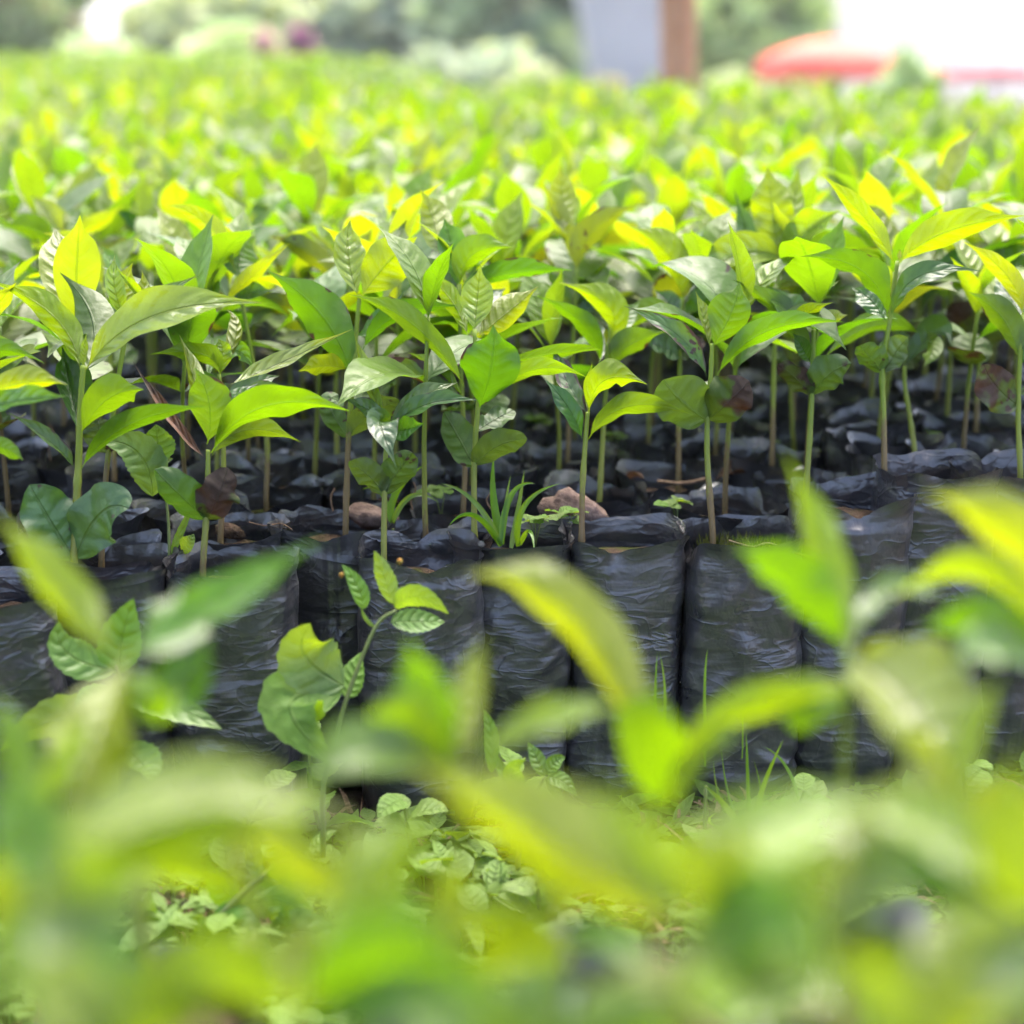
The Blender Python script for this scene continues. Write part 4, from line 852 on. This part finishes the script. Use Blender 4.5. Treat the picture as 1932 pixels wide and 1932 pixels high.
# plants growing in the bags beside the seedlings
ZR = 0.215
def bag_weed(*a, **k): return traced_weed(*a, zground=ZR, **k)
z5 = depth_of(at_plane(985, 1036, .24) + Vector((0, .03, 0)))
bag_weed('grass_tuft', 'arching strap-leaved grass tuft growing from the middle front bag', 'grass', z5, 5, [(1060, 400)],
    [(1050, 330, 900, 90, 715, -10, 40, 15, 't', 'g', 0, 0), (1055, 300, 1010, 60, 1015, -180, 55, 10, 'u', 'g', 1, 1), (1060, 330, 1110, 60, 1245, -10, 48, 15, 't', 'g', 0, 0), (1110, 350, 1150, 130, 1185, -90, 40, 10, 'u', 'g', 1, 1), (1150, 340, 1190, 110, 1385, -10, 45, 15, 't', 'g', -1, -1), (1050, 340, 900, 170, 760, 230, 40, 25, 'u', 'g', -1, -2), (1160, 330, 1215, 260, 1240, 390, 34, 20, 't', 'g', -2, -4), (1060, 330, 1080, 100, 1110, -60, 26, 0, 'u', 'g', 0, 0)], 57)
z3 = depth_of(at_plane(745, 1000, .24) + Vector((0, .03, 0)))
bag_weed('grass_tuft', 'small grass tuft curving out behind the low blue-green seedling', 'grass', z3, 5, [(450, 240)],
    [(440, 200, 480, 30, 635, -120, 50, 15, 'u', 'g', 0, 0), (450, 210, 560, 60, 710, 100, 40, 20, 't', 'g', -1, -1), (440, 210, 380, 40, 275, 25, 28, 15, 'u', 'g', 1, 1), (445, 210, 450, 60, 490, -60, 30, 10, 't', 'g', 1, 1)], 58)
z1 = depth_of(at_plane(313, 1062, .24) + Vector((0, .03, 0)))
bag_weed('weed_plant', 'young light green broad-leaved weed sharing the left front bag', 'weed', z1, 1, [(945, 2190), (935, 1900), (890, 1600)],
    [(850, 1800, 770, 1560, 545, 1490, 230, 15, 't', 'w', -1, -2), (890, 1610, 880, 1500, 870, 1400, 200, 20, 'u', 'w', 0, 0), (880, 1610, 920, 1600, 965, 1590, 50, 20, 't', 'w', 0, 0), (950, 2150, 1010, 1990, 1090, 1830, 46, 10, 't', 'w', 0, 0), (1010, 2100, 1050, 2060, 1080, 2010, 90, 20, 't', 'w', -1, -1)], 59, r0=.0017)
def sprig(label, px, py, h, seed, n=6, L=0.014):
    """a tiny clover-like weed in a bag"""
    p = at_plane(px, py, h); rd = random.Random(seed); r = empty('clover_weed', p); tag(r, label, 'weed')
    for i in range(3):
        a = rd.uniform(0, 6.28); q = Vector((math.cos(a) * .008, math.sin(a) * .008, rd.uniform(.012, .022)))
        stem_object(r, Vector((0, 0, 0)), [Vector((0, 0, -.006)), q * .5 + Vector((0, 0, .003)), q], .0006, .0005, 'wstem', 5, 'stem', False)
        for j in range(3):
            o = obj('leaf', CLOV[rd.randrange(3)], r, q, (rd.uniform(-.3, .3), rd.uniform(-.35, .1), a + j * 2.1)); o.scale = (L * 10 * rd.uniform(.8, 1.2),) * 3
    return r
CLOV = [frame_leaf_mesh('leaf', .1, .085, 'seed', .4, .15, .06, .1, M['weed'], 8, 4, 900 + i) for i in range(3)]
for lab, x, y, s in (('tiny rosette weed in the bag left of the strap-leaved grass', 832, 968, 1), ('tiny clover sprig in front of the brown stone', 1068, 1010, 2), ('tiny sprig of weed on the soil behind the creased right bag', 1278, 985, 3), ('row of small clover leaves at the rim of the folded right bag', 1612, 940, 4),
                     ('small clover beside the grass in the middle front bag', 1010, 1020, 5), ('little weed sprig two rows back, left of the spotted seedling', 1020, 820, 6), ('pale sprig in the bag behind the slender seedling', 1155, 858, 7), ('low weed leaves at the foot of the bent-stem seedling', 1738, 858, 8), ('blurred weed sprout between the stems at right', 1455, 745, 9), ('small pale weed on a bag behind the yellow blurred tip', 1435, 868, 10), ('flat round weed leaf on the bag by the right frame edge', 1880, 905, 11)):
    sprig(lab, x, y, 0.228, s, L=.02 if s in (4, 8) else .015)

def rock(name, label, p, sx, sy, sz, seed, mat='stone', rz=0):
    V, Fc = [], []; n, m = 14, 9
    for i in range(m + 1):
        ph = math.pi * i / m
        for k in range(n):
            th = 6.2832 * k / n; d = Vector((math.sin(ph) * math.cos(th), math.sin(ph) * math.sin(th), math.cos(ph)))
            f = 1 + 0.38 * noise.noise(d * 1.4 + Vector((seed, 0, 0))) + 0.16 * noise.noise(d * 4 + Vector((seed, 3, 0)))
            V.append((d.x * sx * f, d.y * sy * f, d.z * sz * f))
    for i in range(m):
        for k in range(n): k2 = (k + 1) % n; Fc.append((i * n + k, (i + 1) * n + k, (i + 1) * n + k2, i * n + k2))
    return tag(obj(name, mesh('rock', V, Fc, M[mat]), None, p, (0, 0.25, rz)), label, 'stone' if mat == 'stone' else 'clod')
rock('stone', 'wedge-shaped brown stone leaning in the bag by the slender seedling', at_plane(1085, 985, .238) + Vector((0, .02, .004)), .030, .017, .020, 1.7)
rock('stone', 'flat dull brown stone behind the low blue-green seedling', at_plane(695, 985, .235) + Vector((0, .02, 0)), .024, .018, .010, 4.2)
rock('stone', 'small brown stone half hidden behind the left front seedling', at_plane(72, 980, .232) + Vector((0, .02, 0)), .014, .012, .007, 8.8)
rock('soil_clod', 'crumbly brown clod between the two left stems', at_plane(430, 1008, .232) + Vector((0, .01, 0)), .014, .010, .007, 6.1, 'soil')
DRY = [frame_leaf_mesh('leaf', .1, .05, 'leaf', rd_, .7, .2, .5, M['dry'], 12, 4, 950 + i) for i, rd_ in enumerate((1.6, -1.2, 2.2))]
def dry_leaf(label, x, y, L, rot, i):
    o = obj('dry_leaf', DRY[i % 3], None, at_plane(x, y, .238), rot); o.scale = (L * 10,) * 3; tag(o, label, 'fallen leaf')
dry_leaf('curled brown leaf lying on the bag rim beside the patched seed leaf seedling', 1350, 905, .045, (.5, -.25, .2), 0)
dry_leaf('reddish brown leaf scrap by the bent-stem seedling', 1775, 855, .03, (.2, -.5, .5), 1)
dry_leaf('small brown leaf scrap at the rim of the right bag', 1585, 930, .018, (.1, .0, .4), 2)
dry_leaf('brown curled scrap two rows behind the slender seedling', 1150, 830, .03, (.3, -.2, .9), 0)
dry_leaf('withered brown leaf among the left bags', 80, 975, .035, (.3, -.1, .3), 1)
dry_leaf('tan leaf fragment on the bags behind the patched seedling', 1215, 905, .025, (.1, -.1, 2.6), 2)
def rootlet(label, pts, h=.24, r=.0009):
    P = [at_plane(x, y, h) for x, y in pts[:1]]; z = depth_of(P[0]) ; P = [at_depth(x, y, z) for x, y in pts]
    b = P[0]; V, Fc = [], []; tube(smooth_path([p - b for p in P], 5), [r] * ((len(P) - 1) * 5 + 1), 5, V, Fc)
    tag(obj('dry_root', mesh('root', V, Fc, M['root']), None, b), label, 'root')
rootlet('thin curled root sticking up behind the low seedling', [(628, 965), (624, 940), (632, 922)])
rootlet('thin dry root standing in the bag left of the strap grass', [(778, 962), (775, 940), (784, 925), (780, 910)])
rootlet('wiry root crossing the rim of the creased right bag', [(1375, 1020), (1420, 1032), (1450, 1025), (1490, 1040), (1530, 1052)], .243, .0011)
rootlet('small upright root tangle behind the left seedlings', [(96, 870), (92, 845), (100, 820), (92, 800)])
rootlet('pale yellowish stem lying on the rims behind the patched seedling', [(1240, 908), (1290, 912), (1340, 902)], .243, .002)
rootlet('dry twig across the bag by the right edge', [(1815, 900), (1845, 880), (1870, 860)])
rootlet('thin dry root behind the slender seedling', [(1145, 838), (1165, 850), (1175, 862)])
rootlet('little dry root in front of the grassy bag', [(925, 960), (918, 945), (926, 930)])
rootlet('thin white root trailing on a left bag', [(470, 985), (500, 992), (530, 988), (552, 1000)], .245, .0006)

# ground cover on the path: small leaves nobody could count, plus moss
V, Fc, UV = [], [], []
rd = random.Random(77)
for i in range(4200):
    x = rd.uniform(-.48, .52); y = rd.uniform(.93, front_y(x) - .045 if front_y(x) < 1.6 else 1.6)
    if noise.noise((x * 6, y * 6, 0)) < -0.3 and rd.random() < .5: continue
    h = rd.uniform(0.003, 0.05) * (1.2 if x < 0.0 else 0.75) * (0.35 + 0.65 * sstep(1.36, 1.2, y)); L = rd.uniform(.008, .034) * rd.choice((.7, 1, 1.3)); W = L * rd.uniform(.25, .8)
    az, el = rd.uniform(0, 6.28), rd.uniform(-.2, .8)
    mt = Matrix.Translation((x, y, h)) @ Matrix.Rotation(az, 4, 'Z') @ Matrix.Rotation(-el, 4, 'Y')
    b0 = len(V)
    for t, w in ((0, .08), (.25, .8), (.5, 1), (.78, .6), (1, .03)):
        for s in (-1, 0, 1):
            V.append(mt @ Vector((t * L, s * w * W * .5, (0 if s == 0 else .12 * W) - .25 * L * t * t))); UV.append((t, (s + 1) / 2))
    for a in range(4):
        for s in (0, 1): q = b0 + a * 3 + s; Fc.append((q, q + 1, q + 4, q + 3))
    if i % 3 == 0:      # its stalk
        n0 = len(V); tube([Vector((x, y, -.004)), Vector((x, y, h))], [.0009, .0006], 3, V, Fc); UV += [(0, 0)] * (len(V) - n0)
tag(obj('ground_cover', mesh('ground_cover', V, Fc, M['weed'], UV)), 'low weedy ground cover of small leaves along the path', 'weeds', None, 'stuff')
V, Fc = [], []
for i in range(1500):
    x = rd.uniform(-.5, .5); y = rd.uniform(.95, 1.42); a = rd.uniform(0, 6.28); L = rd.uniform(.01, .05); d = Vector((math.cos(a), math.sin(a), rd.uniform(.0, .25))) * L; s = Vector((-math.sin(a), math.cos(a), 0)) * rd.uniform(.0008, .003)
    p = Vector((x, y, rd.uniform(.004, .02))); b0 = len(V); V += [p - s, p + s, p + d * .5 + s * .8 + Vector((0, 0, .004)), p + d * .5 - s * .8 + Vector((0, 0, .004)), p + d]
    Fc += [(b0, b0 + 1, b0 + 2, b0 + 3), (b0 + 3, b0 + 2, b0 + 4)]
tag(obj('leaf_litter', mesh('leaf_litter', V, Fc, M['root'])), 'dry brown plant litter scattered on the path', 'litter', None, 'stuff')
# moss on the soil of two front bags
V, Fc = [], []
for cx, cy_ in (bc(1395, 1032), bc(1720, 868)):
    for i in range(500):
        a, r_ = rd.uniform(0, 6.28), .040 * math.sqrt(rd.random()); p = Vector((cx + math.cos(a) * r_, cy_ + math.sin(a) * r_, .226)); d = Vector((rd.uniform(-.003, .003), rd.uniform(-.003, .003), rd.uniform(.004, .010))); s = Vector((rd.uniform(-1, 1), rd.uniform(-1, 1), 0)) * .0012
        b0 = len(V); V += [p - s, p + s, p + d]; Fc.append((b0, b0 + 1, b0 + 2))
tag(obj('moss', mesh('moss', V, Fc, M['moss'])), 'yellow-green moss on the soil of the right front bags', 'moss', None, 'stuff')

# ------------------------------------------------------------------ what stands beyond the beds
def crown_mesh(name, blobs, n, size, mats, seed):
    rd = random.Random(seed); V, Fc, UV, MI = [], [], [], []
    tot = sum(b[3] ** 2 for b in blobs)
    for bx, by, bz, br in blobs:
        for i in range(int(n * br * br / tot)):
            d = Vector((rd.gauss(0, 1), rd.gauss(0, 1), rd.gauss(0, 1))).normalized(); rr = br * rd.uniform(.55, 1.0) ** .6 * (1 + .3 * noise.noise(d * 2.2 + Vector((bx, by, seed))))
            p = Vector((bx, by, bz)) + Vector((d.x * rr, d.y * rr, d.z * rr * .85)); s = size * rd.uniform(.6, 1.4)
            a = Vector((rd.gauss(0, 1), rd.gauss(0, 1), rd.gauss(0, .5))).normalized(); b = a.cross(Vector((rd.gauss(0, 1), rd.gauss(0, 1), rd.gauss(0, 1)))).normalized()
            k = len(V); V += [p - a * s, p + b * s * .45, p + a * s, p - b * s * .45]; UV += [(0, .5), (.5, 1), (1, .5), (.5, 0)]; Fc.append((k, k + 1, k + 2, k + 3)); MI.append(rd.randrange(len(mats)) if rd.random() < .5 else 0)
    return mesh(name, V, Fc, mats, UV, MI, False)
def tree(name, label, cat, px, dist, top_px, width_px, mats, seed, n=2600, shape='round', group=None):
    """px: column in the picture; dist: metres away; top_px: picture row of its top; width in picture px"""
    d = ray(px, 100); k = dist / d.y; x = d.x * k; y = dist
    top = (CAM + ray(px, top_px) * (dist / ray(px, top_px).y)).z; w = width_px / FPX * dist; g = ground_h(x, y)
    r = empty(name, (x, y, g)); tag(r, label, cat, group)
    H = top - g; rd = random.Random(seed); V, Fc = [], []
    tube([Vector((0, 0, -.2)), Vector((.05 * w, 0, H * .3)), Vector((.02 * w, .03 * w, H * .75))], [.05 * w + .04, .035 * w + .03, .02 * w + .01], 8, V, Fc)
    for i in range(4):
        a = rd.uniform(0, 6.28); tube([Vector((.04 * w, 0, H * (.25 + .1 * i))), Vector((math.cos(a) * w * .28, math.sin(a) * w * .28, H * (.45 + .1 * i)))], [.02 * w + .02, .01 * w], 6, V, Fc)
    obj('trunk', mesh('trunk', V, Fc, M['bark']), r)
    blobs = []
    if shape == 'cone':
        for i in range(7): f = i / 6; blobs.append((rd.uniform(-.04, .04) * w, 0, H * (.12 + .78 * f), w * .5 * (1 - .82 * f)))
    elif shape == 'head':
        for i in range(7): blobs.append((rd.uniform(-.3, .3) * w, rd.uniform(-.3, .3) * w, H - w * rd.uniform(.3, 1.2), w * rd.uniform(.22, .34)))
    else:
        for i in range(11):
            a, q = rd.uniform(0, 6.28), w * .33 * math.sqrt(rd.random()); zf = rd.uniform(.22, .84)
            blobs.append((math.cos(a) * q * 1.25, math.sin(a) * q, H * zf, min(w * rd.uniform(.2, .32), H * (1.0 - zf) + .12 * w)))
    obj('crown', crown_mesh('crown', blobs, n, max(.09, w * .075), [M[m] for m in mats], seed), r)
    return r
def at_dist(px, py, dist): r_ = ray(px, py); return CAM + r_ * (dist / r_.y)

tree('tree', 'broad light green tree far behind the left of the bed', 'tree', 40, 42, -170, 340, ['far_bright', 'far_green', 'far_tan'], 1)
tree('tree', 'bright pale green tree right of the white sky gap', 'tree', 410, 40, -120, 280, ['far_bright', 'far_green'], 2)
tree('tree', 'grey-green tree behind the pink blossom', 'tree', 570, 52, -200, 300, ['far_blue', 'far_green', 'far_tan'], 3)
tree('tree', 'blue-green tree left of the dark tree', 'tree', 745, 50, -160, 330, ['far_blue', 'far_green'], 4)
tree('tree', 'dark green tree left of the grey wall', 'tree', 935, 46, -220, 330, ['far_green', 'far_dark', 'far_blue'], 5)
tree('tree', 'deep green tree close beside the grey wall', 'tree', 1070, 48, -200, 200, ['far_dark', 'far_blue'], 6)
tree('tree', 'yellow-green tree between the post and the red parasol', 'tree', 1440, 44, -190, 330, ['far_bright', 'far_green', 'far_bright'], 7)
tree('tree', 'dark green tree directly behind the brown post', 'tree', 1330, 56, -200, 260, ['far_green', 'far_dark'], 8)
tree('bush', 'low tan and green bush before the grey wall', 'bush', 1105, 30, 92, 150, ['far_tan', 'far_bright'], 9, 1400)
tree('bush', 'round pale green bush in front of the dark trees', 'bush', 985, 29, 84, 190, ['far_bright', 'far_green'], 10, 1600)
tree('bush', 'low soft green bush below the blue-green tree', 'bush', 810, 34, 70, 300, ['far_blue', 'far_bright'], 11, 1800)
tree('bush', 'soft grey-green bush at the far left behind the bed', 'bush', 215, 33, 34, 330, ['far_green', 'far_bright'], 12, 1800)
tree('bush', 'green bush under the bright pale tree', 'bush', 420, 33, 55, 300, ['far_bright', 'far_green'], 13, 1800)
tree('bush', 'small cone-shaped green bush between the two parasols', 'bush', 1716, 26, 88, 300, ['far_green', 'far_bright'], 14, 3000, 'cone')
tree('bush', 'green bush left of the red parasol', 'bush', 1370, 31, 88, 170, ['far_bright', 'far_green'], 15, 1500)
tree('bush', 'olive bush under the red parasol', 'bush', 1500, 36, 150, 260, ['far_tan', 'far_green'], 16, 1500)
tree('flowering_bush', 'bush of magenta blossom behind the far bed', 'bush', 566, 29, 48, 46, ['magenta', 'pinkbract', 'far_green'], 17, 900, 'head')
tree('flowering_bush', 'pale pink blossoming bush beside the magenta one', 'bush', 512, 29, 58, 60, ['pinkbract', 'far_bright', 'far_bright'], 18, 700, 'head')
for i, (px, lab) in enumerate(((-260, 'tree at the far left'), (2200, 'tree at the far right'))): pass
# a far wood closing the valley
V, Fc, UV, MI = [], [], [], []
rd = random.Random(5)
blobs = [(rd.uniform(-60, 60), rd.uniform(78, 95), rd.uniform(-3, 4.0), rd.uniform(3, 5)) for _ in range(60)]
blobs = [b for b in blobs if not -.30 < b[0] / b[1] < -.14]
tag(obj('far_wood', crown_mesh('far_wood', blobs, 15000, .55, [M['far_green'], M['far_blue'], M['far_bright']], 9)), 'blurred green wood closing the view behind the trees', 'wood', None, 'stuff')

# brown wooden post
p = at_dist(1277, 170, 8.4); pg = 0.0
V, Fc = [], []; path = [Vector((0.012 * math.sin(i), 0, -0.1 + i * .28)) for i in range(10)]
tube(path, [.085 + .004 * math.sin(i * 2.1) for i in range(10)], 16, V, Fc)
tag(obj('wooden_post', mesh('post', V, Fc, M['post']), None, (p.x, p.y, 0)), 'reddish brown wooden post standing behind the seedlings', 'post')

def parasol(label, px, dist, edge_y, top_y, width_px, mat, valance=.16):
    c = at_dist(px, edge_y, dist); t = at_dist(px, top_y, dist).z; r_ = width_px / FPX * dist / 2; g = ground_h(c.x, c.y)
    o = empty('parasol', (c.x, c.y, g)); tag(o, label, 'parasol', 'red parasols beyond the bed'); e = c.z - g; tp = t - g
    V, Fc = [Vector((0, 0, tp))], []; n = 48
    rings = [(.12, .98), (.4, .88), (.75, .68), (1.0, .46)]
    for f, h in rings:
        for k in range(n):
            th = 6.2832 * k / n; sag = 1 - .05 * abs(math.sin(th * 4)) * f; V.append(Vector((math.cos(th) * r_ * f * sag, math.sin(th) * r_ * f * sag, e + (tp - e) * h)))
    for k in range(n):
        th = 6.2832 * k / n; sag = 1 - .05 * abs(math.sin(th * 4)); V.append(Vector((math.cos(th) * r_ * sag, math.sin(th) * r_ * sag, e + .03 * abs(math.sin(th * 12)))))
    for k in range(n): Fc.append((0, 1 + k, 1 + (k + 1) % n))
    for i in range(len(rings)):
        for k in range(n): k2 = (k + 1) % n; Fc.append((1 + i * n + k, 1 + (i + 1) * n + k, 1 + (i + 1) * n + k2, 1 + i * n + k2))
    obj('canopy', mesh('canopy', V, Fc, M[mat]), o)
    V, Fc = [], []; tube([Vector((0, 0, 0)), Vector((0, 0, tp - .03))], [.035, .03], 10, V, Fc); obj('pole', mesh('pole', V, Fc, M['metal']), o)
    for k in range(8):
        th = 6.2832 * k / 8; V, Fc = [], []; tube([Vector((0, 0, tp - .06)), Vector((math.cos(th) * r_ * .95, math.sin(th) * r_ * .95, e + (tp - e) * .2))], [.012, .01], 5, V, Fc); obj('rib', mesh('rib', V, Fc, M['metal']), o)
    V, Fc = [], []; tube([Vector((0, 0, 0)), Vector((0, 0, .06)), Vector((0, 0, .09))], [.3, .28, .08], 20, V, Fc); obj('base', mesh('base', V, Fc, M['metal']), o)
    return o
parasol('red parasol standing left of the small cone-shaped bush', 1560, 30, 150, 74, 258, 'red')
parasol('pale red parasol at the right frame edge before the white building', 1880, 31, 152, 108, 270, 'roofred')

def box(name, sx, sy, sz, mat, parent, loc, rz=0):
    V = [Vector((x * sx / 2, y * sy / 2, z * sz)) for z in (0, 1) for y in (-1, 1) for x in (-1, 1)]
    Fc = [(0, 2, 3, 1), (4, 5, 7, 6), (0, 1, 5, 4), (2, 6, 7, 3), (0, 4, 6, 2), (1, 3, 7, 5)]
    return obj(name, mesh(name, V, Fc, M[mat], None, None, False), parent, loc, (0, 0, rz))
def white_building():
    a = at_dist(1610, 60, 44); g = ground_h(a.x, a.y) - .1
    o = empty('white_building', (a.x + 5.6, a.y + 2.5, g), R(-6)); tag(o, 'building with a bright white sloping roof at the upper right behind the parasols', 'building')
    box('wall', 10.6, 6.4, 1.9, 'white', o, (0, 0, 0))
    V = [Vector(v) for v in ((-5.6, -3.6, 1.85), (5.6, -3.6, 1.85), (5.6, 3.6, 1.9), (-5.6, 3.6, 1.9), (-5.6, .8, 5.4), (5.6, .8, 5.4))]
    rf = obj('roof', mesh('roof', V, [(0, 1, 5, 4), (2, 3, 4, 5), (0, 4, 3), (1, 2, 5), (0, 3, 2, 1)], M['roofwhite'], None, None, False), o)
    V, Fc = [], []; tube([Vector((-5.55, .8, 5.42)), Vector((5.55, .8, 5.42))], [.06, .06], 6, V, Fc); obj('ridge_cap', mesh('ridge_cap', V, Fc, M['white']), rf)
    d = box('door', 1.0, .12, 1.75, 'greywall', o, (-2.0, -3.22, 0)); box('handle', .05, .06, .14, 'metal', d, (.4, -.08, .9))
    for x in (1.0, 4.0):
        w = box('window', 1.2, .12, .9, 'greywall', o, (x, -3.22, .8)); box('pane', 1.0, .05, .7, 'glass', w, (0, -.06, .1))
white_building()
def grey_shed():
    a = at_dist(1185, 100, 38); g = ground_h(a.x, a.y) - .1
    o = empty('grey_shed', (a.x, a.y, g)); tag(o, 'pale grey lean-to shed with sloping side, left of the brown post', 'shed')
    V = [Vector(v) for v in ((-.75, -1.2, 0), (1.1, -1.2, 0), (1.1, 1.6, 0), (-.75, 1.6, 0), (-.75, -1.2, 2.5), (1.1, -1.2, 2.5), (1.1, 1.6, 2.5), (-.75, 1.6, 2.5))]
    top = [Vector(v) for v in ((-1.15, -1.25, 4.6), (1.1, -1.25, 4.6), (1.1, 1.7, 4.6), (-1.15, 1.7, 4.6))]
    V += top
    obj('wall', mesh('wall', V, [(0, 1, 5, 4), (1, 2, 6, 5), (2, 3, 7, 6), (3, 0, 4, 7), (4, 5, 9, 8), (5, 6, 10, 9), (6, 7, 11, 10), (7, 4, 8, 11)], M['greywall'], None, None, False), o)
    V = [v + Vector((0, 0, z)) for z in (.0, .08) for v in (Vector((-1.3, -1.4, 4.6)), Vector((1.25, -1.4, 4.6)), Vector((1.25, 1.85, 4.75)), Vector((-1.3, 1.85, 4.75)))]
    obj('roof', mesh('roof', V, [(0, 3, 2, 1), (4, 5, 6, 7), (0, 1, 5, 4), (1, 2, 6, 5), (2, 3, 7, 6), (3, 0, 4, 7)], M['metal'], None, None, False), o)
grey_shed()


WEEDL = [frame_leaf_mesh('leaf', .1, .062 + .01 * i, 'weed', .5 + .3 * i, .12, .05, .1, M['weed'], 30, 6, 980 + i) for i in range(3)]
def path_weed(label, x, y, h, seed, n):
    rd = random.Random(seed); r = empty('weed_plant', (x, y, 0)); tag(r, label, 'weed', 'leafy weeds along the path')
    top = Vector((rd.uniform(-.03, .03), rd.uniform(-.03, .02), h)); stem_object(r, Vector((0, 0, 0)), [Vector((0, 0, -.01)), top * .5 + Vector((rd.uniform(-.01, .01), 0, 0)), top], .0022, .0012, 'wstem', 6, 'stem', False)
    for i in range(n):
        t = lerp(.25, 1.0, i / (n - 1)); o = obj('leaf', rd.choice(WEEDL), r, top * t, (rd.uniform(-.3, .3), -rd.uniform(.0, .7), i * 2.4 + rd.uniform(-.4, .4))); o.scale = (lerp(.5, .28, i / (n - 1)) * rd.uniform(.8, 1.15),) * 3
for a in (('broad-leaved weed low on the path at the left frame side', -.30, 1.20, .07, 1, 9), ('weed clump on the path beneath the yellow hanging leaf', -.22, 1.26, .09, 2, 9), ('leafy weed on the path just left of the picture middle', -.07, 1.28, .08, 3, 8), ('bright weed at the foot of the middle bags', .02, 1.33, .10, 4, 8),
          ('short weed on the path in the picture middle, lowest of them', .01, 1.17, .06, 5, 9), ('weed on the path below the grass tuft', .13, 1.25, .06, 6, 8), ('weed sprout at the foot of the rightmost front bags', .38, 1.36, .09, 7, 7), ('weed by the dark gap between the left bags', -.15, 1.33, .12, 8, 8), ('small weed right of the grass tuft', .24, 1.33, .07, 9, 7)): path_weed(*a)

# thin humid air over the whole place
hb = box('haze', 3400, 3400, 22.0, 'white', None, (0, 0, -4.0)); hb.data.materials.clear(); tag(hb, 'thin pale humid air', 'haze', None, 'stuff')
hm = bpy.data.materials.new('humid_air'); hm.use_nodes = True; hm.node_tree.nodes.clear()
ho = hm.node_tree.nodes.new('ShaderNodeOutputMaterial'); hv = hm.node_tree.nodes.new('ShaderNodeVolumePrincipled')
hv.inputs['Density'].default_value = 0.0008; hv.inputs['Color'].default_value = (0.92, 0.95, 0.93, 1); hv.inputs['Anisotropy'].default_value = 0.2
hm.node_tree.links.new(hv.outputs[0], ho.inputs['Volume']); hb.data.materials.append(hm)
